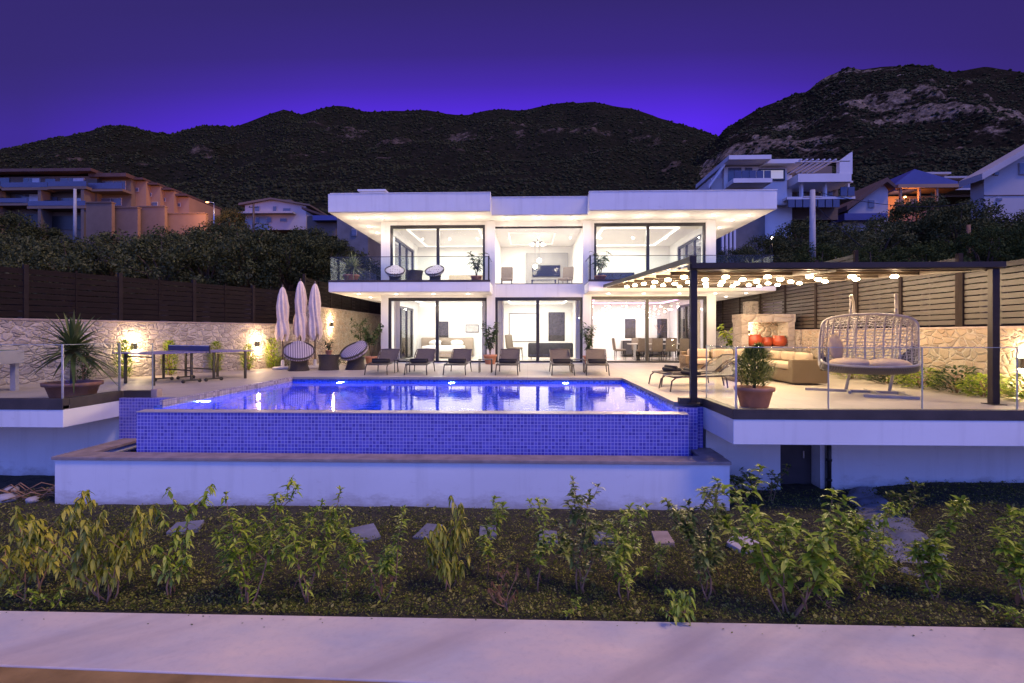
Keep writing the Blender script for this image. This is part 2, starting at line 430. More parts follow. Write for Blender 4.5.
def slope_sheet():
    us = np.linspace(-900, 2000, 240); rs = [26,30,34,39,45,52,60,70,80,92,106,122,140,160,185,215,245,275,300,340]
    V = []; F = []
    for r in rs:
        for u in us:
            x, y = az(u); X, Y = x*r, y*r
            V.append((X, Y, hill_h(max(Y, 26)) + (fbm(X*.03, Y*.03)*1.6 if Y > 45 else 0)))
    n = len(us)
    F = [(i*n+k, i*n+k+1, (i+1)*n+k+1, (i+1)*n+k) for i in range(len(rs)-1) for k in range(n-1)]
    return npmesh('hillside', V, F, HILLM, smooth=True), np.array(V).reshape(len(rs), n, 3)
_so, SLOPE = slope_sheet()
struct(_so, label='dark scrubby lower slope below the mountains')

def mountain(name, sky_pts, u0, u1, nu, r0, r1, m, rough, seed, nr=110, flank=None):
    us = np.linspace(u0, u1, nu); V = []; RK = []
    for j in range(nr):
        f = j/(nr-1)
        for u in us:
            x, y = az(u)
            a = (u-512)/520; k = math.sqrt(1+a*a)        # slant factor: pixel height to elevation tangent
            top = (334.2 - interp(sky_pts, u))/520/k
            lo = .225/ k if flank is None else flank(u)/k
            if f <= .86:
                g = f/.86; r = r0+(r1-r0)*g
                prof = g**.9
                tn = lo+(top-lo)*prof
                amp = min(1, g*5)*(1 if g < .9 else 1-(g-.9)*6)
                X, Y = x*r, y*r
                s = 1/95
                rid = 1-abs(noise.noise(Vector((X*s*1.1, Y*s*.5, seed))))*2
                d = fbm(X*s, Y*s, seed, 4, 1.0)*10 + (rid-.45)*13 + fbm(X*s*5, Y*s*5, seed+5, 4, .8)*2.2
                h0 = r*tn
                rk = fbm(X*s*1.7, h0*s*3.4, seed+40, 6, .45)*.75+fbm(X*s*6, h0*s*11, seed+47, 4, .5)*.3
                rk = min(1, max(0, (rk + ((.05-abs(g-.62)*.9-max(0,(u-960))*.0012) if rough > 1.1 else (-.10-abs(g-.68)*1.8)))*2.2))
                RK.append(rk)
                d += rk*(abs(noise.noise(Vector((X*s*7, h0*s*9, seed))))*9+fbm(X*s*12, h0*s*16, seed+3, 3, .8)*4)*.8
                h = h0 + d*amp*(r/700)*(1-.5*max(0,g-.75)*4)
                V.append((X, Y, EYE+h))
            else:
                g = (f-.86)/.14; r = r1+260*g; RK.append(0)
                V.append((x*r, y*r, EYE + r1*top*(1-g*.8) + fbm(x*r/30, u/9, seed, 5, .7)*(1.6 if g < .2 else 0)))
    n = nu
    F = [(i*n+k, i*n+k+1, (i+1)*n+k+1, (i+1)*n+k) for i in range(nr-1) for k in range(n-1)]
    o = npmesh(name, V, F, m, smooth=True)
    at_ = o.data.attributes.new('rock', 'FLOAT', 'POINT'); at_.data.foreach_set('value', np.array(RK, np.float32))
    return o, np.array(V).reshape(nr, nu, 3), np.array(RK).reshape(nr, nu)
SKY_L = [(-700,190),(-300,172),(0,149),(40,142),(60,137),(85,132),(110,126),(135,128),(150,131),(172,133),(200,126),(235,127),(250,121),(268,112),(284,108),(300,113),(320,107),(345,105),(365,109),(385,111),(420,109),(445,112),(470,113),(500,110),(520,111),(550,106),(570,103),(592,101),(610,105),(630,108),(660,118),(690,126),(718,136),(760,150),(900,175),(1100,190)]
SKY_R = [(600,215),(640,190),(672,168),(700,148),(716,138),(726,128),(740,121),(760,108),(780,100),(795,93),(806,92),(820,80),(835,73),(848,67),(862,69),(880,66),(905,66),(930,66),(948,71),(965,69),(985,66),(1005,70),(1024,72),(1200,88),(1500,120),(1900,180)]
ml, VL, KL = mountain('mountain', SKY_L, -700, 1100, 400, 290, 980, MTN, 1.0, 3.1)
struct(ml, label='long dark scrub covered mountain ridge behind the house')
mr, VR, KR = mountain('rocky_mountain', SKY_R, 600, 1900, 330, 270, 760, MTN2, 1.25, 8.4, flank=lambda u: .225 if u > 740 else .225-(740-u)*.0012)
struct(mr, label='nearer rocky mountain shoulder with pale crags')

def scrub(name, grids, n, seed, m):
    rnd = np.random.RandomState(seed)
    oct_v = np.array([(0,0,1),(1,0,0),(0,1,0),(-1,0,0),(0,-1,0),(0,0,-.6)], float); oct_f = np.array([(0,1,2),(0,2,3),(0,3,4),(0,4,1),(2,1,5),(3,2,5),(4,3,5),(1,4,5)])
    ico_v = np.array([(0,0,1),(.89,0,.45),(.28,.85,.45),(-.72,.53,.45),(-.72,-.53,.45),(.28,-.85,.45),(.72,.53,-.3),(-.28,.85,-.3),(-.89,0,-.3),(-.28,-.85,-.3),(.72,-.53,-.3)])
    ico_f = np.array([(0,1,2),(0,2,3),(0,3,4),(0,4,5),(0,5,1),(1,6,2),(2,7,3),(3,8,4),(4,9,5),(5,10,1),(6,7,2),(7,8,3),(8,9,4),(9,10,5),(10,6,1)])
    V = []; F = []; c = 0
    for G, K, share, jmax in grids:
        nr, nu, _ = G.shape; N = int(n*share)
        jj = rnd.uniform(0, jmax, N); kk = rnd.uniform(0, nu-1.01, N)
        j0 = jj.astype(int); k0 = kk.astype(int); fj = (jj-j0)[:,None]; fk = (kk-k0)[:,None]
        P = G[j0,k0]*(1-fj)*(1-fk)+G[j0+1,k0]*fj*(1-fk)+G[j0,k0+1]*(1-fj)*fk+G[j0+1,k0+1]*fj*fk
        rv = K[j0,k0] if K is not None else np.zeros(N)
        for p, q in zip(P, rv):
            if q > .3 and rnd.rand() < q*.95: continue
            if p[1] < 75 or (noise.noise(Vector(p)/60) < -.2 and rnd.rand() < .7): continue
            s = rnd.uniform(.5, 1.5)*(1+p[1]/800)
            vv = oct_v*np.array((s*rnd.uniform(.8,1.3), s*rnd.uniform(.8,1.3), s*rnd.uniform(.6,1.1)))*rnd.uniform(.75,1.2,(6,1))
            V.append(vv+p+np.array((0,0,s*.15))); F.append(oct_f+c); c += 6
    return npmesh(name, np.concatenate(V), np.concatenate(F), m)
SCRUBM = leafmat('maquis_scrub', (.02,.024,.011), (.034,.038,.016), (.056,.055,.025), 0, .95)
struct(scrub('scrub', [(VL,KL,.52,93),(VR,KR,.36,93),(SLOPE,None,.12,18)], 105000, 5, SCRUBM), 'stuff', 'dense low maquis scrub spread over the mountain slopes')

# ------------------------------------------------------------------ ground, bed, path
SOILM = None
def soil_material():
    m, t, b = newmat('planting_soil'); p = pos(t)
    n = t.noise(p, 9, 8, .7); n2 = t.noise(p, 1.6, 4); n3 = t.n('ShaderNodeTexVoronoi', Vector=p, Scale=38)
    c = t.mix(t.ramp(n, [(.35,0),(.68,1)]), (.02,.017,.009), (.075,.064,.032))
    c = t.mix(t.ramp(n2, [(.5,0),(.75,.45)]), c, (.028,.032,.014))
    c = t.mix(t.math('LESS_THAN', n3.outputs['Distance'], .12), c, (.15,.125,.1))
    t.set(b.inputs['Base Color'], c); b.inputs['Roughness'].default_value = 1
    bp = t.n('ShaderNodeBump', Strength=1, Distance=.04, Height=n); t.set(b.inputs['Normal'], bp); return m
SOILM = soil_material()
GROUNDM = M('dry_earth', (.11,.085,.065), .95, .3, .6, .5, 12)
struct(MB().add([(-1600,-1600,-1.75),(1600,-1600,-1.75),(1600,1600,-1.75),(-1600,1600,-1.75)], [(0,1,2,3)]).build('ground', GROUNDM), label='dry brown earth')

def soil_z(x, y):
    z = -1.53 + fbm(x*1.3, y*1.3, 2, 4)*.022 + fbm(x*5, y*5, 7, 3)*.014
    if x > 5.3:   # raised mound under the right hand terrace
        z += min(1, (x-5.3)/1.6)*min(1, max(0, (y-5.3)/2.2))*.16
    return z
def soil_sheet():
    xs = np.linspace(-12, 13, 260); ys = np.linspace(4.93, 9.9, 90)
    V = [(x, y, soil_z(x, y)) for y in ys for x in xs]; n = len(xs)
    F = [(i*n+k, i*n+k+1, (i+1)*n+k+1, (i+1)*n+k) for i in range(len(ys)-1) for k in range(n-1)]
    return npmesh('soil', V, F, SOILM, smooth=True)
struct(soil_sheet(), label='dark soil of the planting bed')

def concrete(name, a, b_, stain_shade):
    m, t, b = newmat(name); p = pos(t)
    n = t.noise(t.vm('MULTIPLY', p, (.6,1.3,1)), 1.1, 6, .6); n2 = t.noise(p, 14, 6, .7)
    c = t.mix(t.ramp(n, [(.36,0),(.66,1)]), a, b_)
    c = t.mix(t.math('MULTIPLY', t.ramp(n2, [(.5,0),(.8,1)]), .35), c, stain_shade)
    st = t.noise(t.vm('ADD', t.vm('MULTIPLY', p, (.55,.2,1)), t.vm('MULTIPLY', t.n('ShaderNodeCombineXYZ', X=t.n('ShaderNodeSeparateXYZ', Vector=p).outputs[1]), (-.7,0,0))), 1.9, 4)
    c = t.mix(t.ramp(st, [(.5,0),(.72,.75)]), c, stain_shade)  # slanting streaks: shade across the path put into the concrete colour
    t.set(b.inputs['Base Color'], c); b.inputs['Roughness'].default_value = .8
    bp = t.n('ShaderNodeBump', Strength=.35, Distance=.006, Height=n2); t.set(b.inputs['Normal'], bp); return m
PATHM = concrete('pale_concrete', (.53,.49,.49), (.76,.61,.49), (.4,.33,.32))  # grey and pinkish tones put the path's shade and warm light into colour
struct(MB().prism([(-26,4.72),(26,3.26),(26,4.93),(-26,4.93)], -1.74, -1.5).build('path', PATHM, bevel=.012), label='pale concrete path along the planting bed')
ROADM = M('brown_road', (.3,.19,.08), .9, .3, 2, .5, 30, spec=.05)
struct(MB().prism([(-26,-4),(26,-4),(26,3.25),(-26,4.71)], -1.745, -1.508).build('road', ROADM), label='brown gravelly road edge in front of the path')
RAMPM = concrete('grey_cement', (.13,.14,.17), (.27,.27,.31), (.07,.065,.07))
def ramp():
    V = []; F = []; rows = 60; cols = 18
    for i in range(rows):
        f = i/(rows-1); y = 9.2-(9.2-5.95)*f; cx = 5.75-1.25*f; wd = .28+.36*f**.7
        for k in range(cols):
            g = k/(cols-1)*2-1; x = cx+g*wd+fbm(y*1.5, g, 3)*.06
            V.append((x, y, soil_z(x, y)+.05-.13*abs(g)**2.5+fbm(x*5, y*5, 9)*.045+fbm(x*1.6, y*1.6, 4)*.04-.07*max(0,f-.8)*5))
    F = [(i*cols+k+1, i*cols+k, (i+1)*cols+k, (i+1)*cols+k+1) for i in range(rows-1) for k in range(cols-1)]
    return npmesh('cement_path', V, F, RAMPM, smooth=True)
struct(ramp(), label='rough grey cement path from the basement door')
for i, (x, y, sx, sy, rz, lb, cat) in enumerate([
    (-4.75,7.1,.3,.2,.3,'grey stepping slab behind the thin shrub with a bare arching tip','slab'),
    (-2.2,6.95,.28,.24,.5,'pale blue-grey stepping slab tilted up behind the shrub with a brown leaf','slab'),
    (-1.35,7.02,.2,.22,-.3,'narrow grey slab beside the drooping yellow shrub','slab'),
    (-.55,7.05,.2,.2,.1,'small grey slab behind the short upright shoot','slab'),
    (.27,6.95,.21,.22,-.05,'dull grey square slab left of the dark green tall shrub','slab'),
    (.98,6.92,.22,.2,.08,'grey-violet square slab right of the dark green tall shrub','slab'),
    (1.77,6.9,.2,.22,-.05,'reddish beige square slab, cleanest of the stepping slabs','slab'),
    (2.75,6.72,.34,.26,-.35,'pale broken slab left of the broad-leaved shrub','slab')]):
    rnd = random.Random(i); poly = []
    base = [(-1,-1),(1,-.9),(.95,1),(-.9,.95)] if i != 7 else [(-1,-.2),(-.3,-1),(.7,-.7),(1,.3),(.3,1),(-.7,.8)]
    for a, b in base: poly.append((a*sx*.62*rnd.uniform(.9,1.08), b*sy*.85*rnd.uniform(.9,1.08)))
    mb = MB().prism(poly, -.03, .03)
    o = mb.build('stepping_slab', [RAMPM, RAMPM, RAMPM, RAMPM, RAMPM, RAMPM, COPING, PATHM][i], bevel=.006)
    o.location = (x, y, soil_z(x, y)+.03); o.rotation_euler = (rad(10 if i in (1,2) else 3), rad(rnd.uniform(-4,4)), rz)
    tag(o, lb, cat, 'stepping slabs in the planting bed')

GCM = leafmat('ground_cover_leaves', (.06,.085,.013), (.17,.195,.03), (.5,.44,.13), .2, .8)
def ground_cover():
    rnd = np.random.RandomState(11); N = 210000
    X = rnd.uniform(-8.6, 9.5, N); Y = 4.98+rnd.power(.8, N)*4.2
    keep = ~((X > -7.75) & (X < 3.15) & (Y > 8.05))
    dens = np.array([noise.noise(Vector((x*.9, y*.9, 4))) for x, y in zip(X, Y)])
    mound = (X > 5.6) & (Y > 5.6)
    keep &= (dens > rnd.uniform(-1.3, .3, N)) | mound
    keep &= rnd.rand(N) < np.clip((8.6-Y)/1.2, .6, 1)
    X = X[keep]; Y = Y[keep]; n = len(X)
    Zs = np.array([soil_z(x, y) for x, y in zip(X, Y)])
    a = rnd.uniform(0, 6.283, n); s = rnd.uniform(.007, .019, n)*np.where(rnd.rand(n) < .06, 2.2, 1); t = rnd.uniform(.1, .9, n)
    dx = np.cos(a)*np.cos(t); dy = np.sin(a)*np.cos(t); dz = np.sin(t)
    px = -np.sin(a); py = np.cos(a)
    h = rnd.uniform(0, .05, n)
    P0 = np.stack([X, Y, Zs+h], 1); D = np.stack([dx, dy, dz], 1)*s[:,None]*1.5; W = np.stack([px, py, np.zeros(n)], 1)*s[:,None]*.55
    # leaves that have blown onto the edge of the path
    ns = 120; k = rnd.choice(n, ns); P0[k,1] = 4.93-np.abs(rnd.normal(0, .09, ns)); P0[k,2] = -1.494; D[k,2] = .004; D[k] *= 1.3
    V = np.stack([P0, P0+D*.5-W, P0+D, P0+D*.5+W], 1).reshape(-1, 3)
    return npmesh('ground_cover', V, np.arange(n*4).reshape(n, 4), GCM)
struct(ground_cover(), 'stuff', 'sparse small-leaved ground cover over dark soil')
# ------------------------------------------------------------------ terraces and pool
PX0, PX1, PY0, PY1 = -6.64, 2.6, 9.0, 14.4        # inside of the pool
deck = MB()
for r in [(-20,-7.75,8.44,9.72),(-20,-6.66,9.72,14.72),(-20,14,14.72,32),(2.9,14,9.27,14.72),(3.04,14,7.8,9.27)]:
    deck.box(r[0], r[1], r[2], r[3], -.06, 0)
struct(deck.build('patio', DECK), label='beige stone paved terrace around the pool')

t = thing('left_terrace', 'white cantilevered terrace slab with dark kerb left of the pool', 'terrace', (-7.75,8.44,-.43))
def local(mb, o): return mb.move(Matrix.Translation(-o.location))
local(MB().box(-20,-7.75,8.44,9.72,-.36,-.062), t).build('slab', WHITE, t, .008)
local(MB().box(-20,-7.79,9.72,9.95,-1.75,-.37).box(-7.77,-7.02,9.735,9.95,-.36,-.062), t).build('wall', WHITE, t)
local(MB().box(-20,-7.75,8.43,8.56,-.06,.12).box(-7.88,-7.745,8.56,9.72,-.06,.12).box(-7.745,-7.2,9.715,9.84,-.02,.12), t).build('kerb', KERB, t, .006)
local(MB().box(-7.2,-7.08,9.71,9.86,-.02,.15), t).build('end_stone', COPING, t, .01)

t = thing('right_terrace', 'white cantilevered terrace slab with dark kerb right of the pool', 'terrace', (3.04,7.8,-.43))
local(MB().box(3.04,14,7.8,9.25,-.435,-.062), t).build('slab', WHITE, t, .008)
local(MB().box(3.13,4.42,9.25,9.5,-1.75,-.44).box(5.16,5.24,9.35,9.9,-1.75,-.44).box(5.3,14,9.25,9.5,-1.75,-.44).box(4.42,5.16,10.4,10.5,-1.75,-.44).box(4.3,4.42,9.5,10.5,-1.75,-.44).box(5.12,5.3,9.9,10.5,-1.75,-.44).box(5.24,5.3,9.5,9.9,-1.75,-.44), t).build('wall', WHITE, t)
local(MB().box(3.03,14,7.79,7.92,-.06,.09).box(3.035,3.165,7.92,9.27,-.06,.09).box(2.64,3.035,9.14,9.27,-.02,.09), t).build('kerb', KERB, t, .006)
DOORM = M('grey_brown_door', (.06,.05,.05), .6, .2, 3, .1, 60)
d = local(MB().box(4.43,5.15,9.62,9.67,-1.62,-.45), t).build('door', DOORM, t, .004)
hb = local(MB().bar((5.0,9.6,-1.05),(5.0,9.6,-.92),.02), t).build('handle', STEEL, d)
p = MB().tube([(5.27,9.27,-1.6),(5.27,9.27,-.44)], .035, 10)
for z in (-1.35,-1.0,-.62): p.tube([(5.27,9.27,z-.02),(5.27,9.27,z+.02)], .048, 10)
local(p, t).build('drain_pipe', M('black_pipe', (.02,.018,.018), .4, .1, 4, .05), t)

pool = thing('swimming_pool', 'raised infinity pool faced with blue mosaic tile', 'pool', (-2.1,8.7,-1.7))
# front and side faces, the lowered spill edge, inner shell
body = MB().box(-6.7,2.66,8.7,8.9,-1.7,-.128).box(-6.7,2.66,8.9,9.0,-1.7,-.135).box(-6.7,-6.62,9.0,9.73,-1.7,-.128)
body.box(-6.9,-6.62,9.73,14.72,-1.7,-.064).box(2.6,2.9,9.0,14.72,-1.7,-.064).box(-6.62,2.6,14.4,14.72,-1.7,-.064)
body.box(2.66,3.04,9.13,9.27,-1.7,-.066).box(2.6,2.9,8.985,9.0,-1.7,-.064)
local(body, pool).build('mosaic_wall', MOSAIC, pool)
local(MB().box(-7.745,-6.705,9.62,9.718,-1.7,-.01), pool).build('mosaic_panel', MOSAIC, pool)
local(MB().box(-6.62,2.6,9.0,14.4,-1.75,-1.6).box(-6.62,-6.605,9.0,14.4,-1.6,-.07).box(2.585,2.6,9.0,14.4,-1.6,-.07).box(-6.605,2.585,14.385,14.4,-1.6,-.07).box(-6.605,2.585,8.9,9.015,-1.6,-.136), pool).build('pool_lining', MOSAIC_IN, pool)
edge = MB().add([(-6.7,8.69,-.124),(2.66,8.69,-.124),(2.66,8.9,-.112),(-6.7,8.9,-.112)], [(0,1,2,3)]).box(-6.7,2.66,8.688,8.698,-.136,-.1245)
local(edge, pool).build('spill_edge', M('pale_spill_stone', (.5,.42,.42), .35, .2, 4, .1, 40), pool)
local(MB().box(-6.655,-6.6,9.2,14.38,-.19,.006), pool).build('coping', MOSAIC_LIGHT, pool)
local(MB().box(2.58,2.9,9.27,14.72,-.062,.004).box(-6.6,2.58,14.385,14.72,-.062,.004), pool).build('coping', DECK, pool, .004)
for x in (-5.2,-2.1,1.03,-6.0):
    y = 14.37; z = -.27; dv = (0,-1,0)
    if x == -6.0: px, py, dv = -6.59, 10.2, (1,0,0)
    else: px, py = x, y
    m = MB().tube([Vector((px,py,z)), Vector((px,py,z))+Vector(dv)*.03], .075, 16)
    l = local(m, pool).build('pool_lamp', BLUELAMP, pool)
    light('pool_lamp_light', Vector((px,py,z))+Vector(dv)*.16-pool.location, 420, (.2,.36,1), .08, parent=pool)
for x in (-5.4,-3.2,-1.0,1.2):  # unseen lamps added inside the front wall to brighten the pool
    local(MB().tube([(x,9.02,-.62),(x,9.05,-.62)], .075, 16), pool).build('pool_lamp', BLUELAMP, pool)  # added unseen lamp inside the front wall
    light('pool_lamp_light', Vector((x,9.2,-.62))-pool.location, 300, (.14,.26,1), .08, parent=pool)  # added light of the unseen front wall lamp
def watermat(name, tint, bump, sc):
    m = bpy.data.materials.new(name); m.use_nodes = True; nt = m.node_tree; nt.nodes.clear(); t = NT(nt)
    o = t.n('ShaderNodeOutputMaterial'); p = pos(t)
    n = t.math('ADD', t.noise(t.vm('MULTIPLY', p, (1,1.5,1)), sc, 3, .5), t.math('MULTIPLY', t.noise(p, sc*3.3, 2), .25))
    bp = t.n('ShaderNodeBump', Strength=bump, Distance=.05, Height=n)
    rf = t.n('ShaderNodeBsdfRefraction', IOR=1.33, Roughness=0, Color=tint); gl = t.n('ShaderNodeBsdfGlossy', Roughness=.03, Color=(1,1,1))
    fr = t.n('ShaderNodeFresnel', IOR=2.1)
    for x in (rf, gl, fr): t.set(x.inputs['Normal'], bp)
    mx = t.n('ShaderNodeMixShader'); t.set(mx.inputs[0], fr); t.set(mx.inputs[1], rf.outputs[0]); t.set(mx.inputs[2], gl.outputs[0])
    t.set(o.inputs[0], mx.outputs[0]); return m
WATER = watermat('pool_water_surface', (.72,.86,1), .05, 2.6)
struct(MB().add([(-6.605,8.9,-.122),(2.585,8.9,-.122),(2.585,14.385,-.122),(-6.605,14.385,-.122)], [(0,1,2,3)]).build('water', WATER), label='rippled blue lit pool water mirroring the house')

b = thing('catch_basin', 'white overflow basin with brown stone rim below the pool', 'basin', (-2.3,8.12,-1.7))
local(MB().box(-7.62,3.12,8.15,8.45,-1.75,-.82).box(-7.62,-7.32,8.45,9.6,-1.75,-.82).box(2.82,3.12,8.45,9.24,-1.75,-.82), b).build('wall', WHITE, b)
local(MB().box(-7.66,3.14,8.12,8.5,-.82,-.77).box(-7.66,-7.28,8.5,9.62,-.82,-.77).box(2.78,3.16,8.5,9.13,-.82,-.77), b).build('coping', COPING, b, .006)
local(MB().add([(-7.32,8.45,-.9),(2.82,8.45,-.9),(2.82,9.2,-.9),(-7.32,9.62,-.9)], [(0,1,2,3)]), b).build('basin_water', watermat('basin_water', (.5,.6,.95), .08, 3), b)

# glass balustrades along the terrace fronts
def balustrade(name, label, panels, posts, h0, h1, loc, parent=None, glass=BALGLASS):
    o = thing(name, label, 'balustrade', loc) if parent is None else parent
    L = Vector(loc)
    for (a, c) in panels:
        a = Vector((*a,0)); c = Vector((*c,0)); d = (c-a).normalized()*.008
        mb = MB().bar(a+d+Vector((0,0,(h0+h1)/2)), c-d+Vector((0,0,(h0+h1)/2)), .014, h1-h0)
        mb.move(Matrix.Translation(-L)); g = mb.build('glass_panel', glass, o)
        mb = MB().bar(a+d+Vector((0,0,h1+.005)), c-d+Vector((0,0,h1+.005)), .018, .01); mb.move(Matrix.Translation(-L)); mb.bar(c-d-Vector(loc)+Vector((0,0,h0)), c-d-Vector(loc)+Vector((0,0,h1)), .014, .016); mb.build('edge_trim', EDGEM, o if parent is None else g)
    for p in posts:
        mb = MB().box(p[0]-.012,p[0]+.012,p[1]-.012,p[1]+.012,h0-.02,h1+.01); mb.move(Matrix.Translation(-L)); mb.build('post', STEEL, o)
    return o
EDGEM = M('polished_glass_edge', (.34,.38,.36), .2, .05, 4, 0)
xs = [3.1+1.36*k for k in range(9)]
balustrade('glass_balustrade', 'frameless glass balustrade along the right terrace edge', [((a,7.855),(c,7.855)) for a,c in zip(xs, xs[1:])]+[((3.1,7.87),(3.1,9.15))], [(3.1,7.855)], .09, 1.0, (3.1,7.855,.09))
xs = [-7.81-1.5*k for k in range(8)]
balustrade('glass_balustrade', 'frameless glass balustrade along the left terrace edge in front of the yucca', [((c,8.495),(a,8.495)) for a,c in zip(xs, xs[1:])]+[((-7.81,8.51),(-7.81,9.70)),((-7.80,9.775),(-7.2,9.775))], [(-7.81,8.495),(-7.81,9.72)], .12, 1.02, (-7.81,8.495,.12))

# ------------------------------------------------------------------ the villa
H = thing('villa', 'two storey white modern villa with flat roof and lit floor to ceiling windows', 'house', (0,21.5,0))
def HP(mb, name, m, parent=None, bevel=0): return mb.move(Matrix.Translation((0,-21.5,0))).build(name, m, parent or H, bevel)
WX0, WX1, WY, WYB = -6.13, 7.68, 21.5, 31.0
G_OP = [(-5.83,-1.66,0.02,2.72),(-1.37,2.26,0.02,2.73),(2.55,7.32,0.02,2.76)]
U_OP = [(-5.75,-1.78,3.27,5.74),(-1.41,2.31,3.27,5.66),(2.72,7.28,3.27,5.78)]
wl = MB()
def front_wall(ops, z0, z1):
    x = WX0
    for a, c, o0, o1 in ops:
        wl.box(x, a, WY, WY+.3, z0, z1)
        if o0 > z0+.01: wl.box(a, c, WY, WY+.3, z0, o0)
        wl.box(a, c, WY, WY+.3, o1, z1); x = c
    wl.box(x, WX1, WY, WY+.3, z0, z1)
front_wall(G_OP, 0, 3.0); front_wall(U_OP, 3.0, 5.88)
SIDE_L = [(22.9,26.4,.02,2.5,0,3.0),(22.6,26.6,3.27,5.5,3.0,5.88)]
SIDE_R = [(22.5,26.0,.02,2.6,0,3.0),(22.4,26.0,3.27,5.5,3.0,5.88)]
def side_wall(x0, x1, ops):
    for a, c, o0, o1, z0, z1 in ops:
        wl.box(x0,x1,WY+.3,a,z0,z1); wl.box(x0,x1,c,WYB,z0,z1); wl.box(x0,x1,a,c,o1,z1); wl.box(x0,x1,a,c,z0,o0)
side_wall(WX0, WX0+.3, SIDE_L); side_wall(WX1-.3, WX1, SIDE_R)
wl.box(WX0+.3, WX1-.3, WYB-.3, WYB, 0, 5.88)
HP(wl, 'wall', WHITE)
# pilasters that frame the middle bay a little proud of the wall
for a_ in (-1.70,2.25): HP(MB().box(a_,a_+.345,WY-.14,WY-.003,0,5.875), 'pilaster', WHITE, bevel=.006)
# interior shell
FLOORIN = tilemat('polished_cream_floor', .8, (.62,.55,.47), (.5,.44,.38), .05, .008, .15, .1)
ys = WY+.3; yb = 27.4
HP(MB().box(WX0+.3,WX1-.3,ys,WYB-.3,.005,.02), 'floor', FLOORIN)
HP(MB().box(WX0+.3,WX1-.3,ys,WYB-.3,3.235,3.25), 'floor', FLOORIN)
HP(MB().box(WX0+.3,WX1-.3,ys,WYB-.3,2.82,3.23), 'ceiling', WHITE_IN)
HP(MB().box(WX0+.3,WX1-.3,ys,WYB-.3,5.8,5.875), 'ceiling', WHITE_IN)
ps = MB()
for x in (-1.6,2.33):
    ps.box(x,x+.16,ys,yb,.02,2.82).box(x,x+.16,ys,yb,3.25,5.8)
ps.box(WX0+.3,WX1-.3,yb,yb+.15,.02,2.82).box(WX0+.3,WX1-.3,yb,yb+.15,3.25,5.8)
HP(ps, 'partition', WHITE_IN)
# ceiling coves
def ring(x0,x1,y0,y1,z,wd=.07,h=.03):
    return MB().box(x0,x1,y0,y0+wd,z,z+h).box(x0,x1,y1-wd,y1,z,z+h).box(x0,x0+wd,y0+wd,y1-wd,z,z+h).box(x1-wd,x1,y0+wd,y1-wd,z,z+h)
for x0,x1,z,m in ((-5.4,-2.1,2.77,COVE),(-.95,1.85,2.77,COVE),(3.0,6.9,2.77,COVE_V),(-5.3,-2.1,5.75,COVE_DIM),(-.9,1.25,5.75,COVE_P),(3.2,6.5,5.75,COVE)):
    y0 = 22.5 if m is not COVE_P else 23.4; y1 = 27.0 if m is not COVE_P else 26.4
    HP(ring(x0,x1,y0,y1,z), 'cove_light', m)
HP(MB().box(-5.7,-1.7,27.3,27.38,2.7,2.75), 'cove_light', COVE)
# room lamps: one shallow ceiling luminaire per room
for (x, z, c, p) in ((-3.75,2.78,(1,.95,.87),85),(.45,2.78,(1,.94,.84),74),(4.95,2.78,(1,.88,.88),80),(-3.75,5.77,(1,.94,.82),76),(.45,5.77,(1,.94,.83),74),(4.8,5.77,(1,.94,.82),82)):
    for yy in (23.3, 25.8):
        light('room_light', (x, yy-21.5, z-.03), p*1.3, c, kind='AREA', parent=H, rot=(0,0,0), size=(2.0,1.2))
# windows
def window(x0,x1,z0,z1,splits,fw=.085,y=WY+.06,mull=None):
    d = .1
    mb = MB().box(x0,x1,y,y+d,z1-fw*1.25,z1).box(x0,x1,y,y+d,z0,z0+fw*.7).box(x0,x0+fw,y,y+d,z0+fw*.7,z1-fw*1.25).box(x1-fw,x1,y,y+d,z0+fw*.7,z1-fw*1.25)
    for s in splits: mb.box(s-fw*.6,s+fw*.6,y-.02,y+d-.003,z0+fw*.7+.002,z1-fw*1.25-.002)
    f = HP(mb, 'window', DARKMETAL)
    e = [x0+fw]+[q for s in splits for q in (s-fw*.6,s+fw*.6)]+[x1-fw]
    for a, c in zip(e[::2], e[1::2]):
        HP(MB().box(a,c,y+.04,y+.052,z0+fw*.7,z1-fw*1.25), 'pane', GLASS, f)
    return f
for (x0,x1,z0,z1), s in zip(G_OP, ([-3.78],[.4],[4.9])): window(x0,x1,z0,z1,s,.11)
window(*U_OP[0],[-3.75],.1); window(*U_OP[1],[],.05); window(*U_OP[2],[4.93],.1)
def side_window(x, a, c, z0, z1):
    mb = MB(); fw = .1
    mb.box(x-.05,x+.05,a,c,z1-fw,z1).box(x-.05,x+.05,a,c,z0,z0+.07)
    n = 3
    for k in range(n+1):
        yy = a+(c-a)*k/n; yy = min(max(yy, a+.06), c-.06); mb.box(x-.05,x+.05,yy-.06,yy+.06,z0+.072,z1-fw-.002)
    f = HP(mb, 'window', DARKMETAL); HP(MB().box(x-.006,x+.006,a+.07,c-.07,z0+.07,z1-fw), 'pane', GLASS, f)
for a,c,z0,z1,_,_ in SIDE_L: side_window(WX0+.2,a,c,z0,z1)
for a,c,z0,z1,_,_ in SIDE_R: side_window(WX1-.2,a,c,z0,z1)
# sheer curtains
CURT = M('sheer_curtain', (.72,.66,.6), .9, .05, 3, .1, 60)
for x0,z0,z1 in ((-5.72,.03,2.7),(-1.95,.03,2.7),(-1.3,.03,2.7),(6.95,.03,2.7),(2.0,.03,2.7)):
    P = [(x0+k*.022, 22.05+.035*math.sin(k*1.9), 0) for k in range(13)]
    HP(MB().strip([(a,c,z0) for a,c,_ in P],[(a,c,z1) for a,c,_ in P]), 'curtain', CURT)

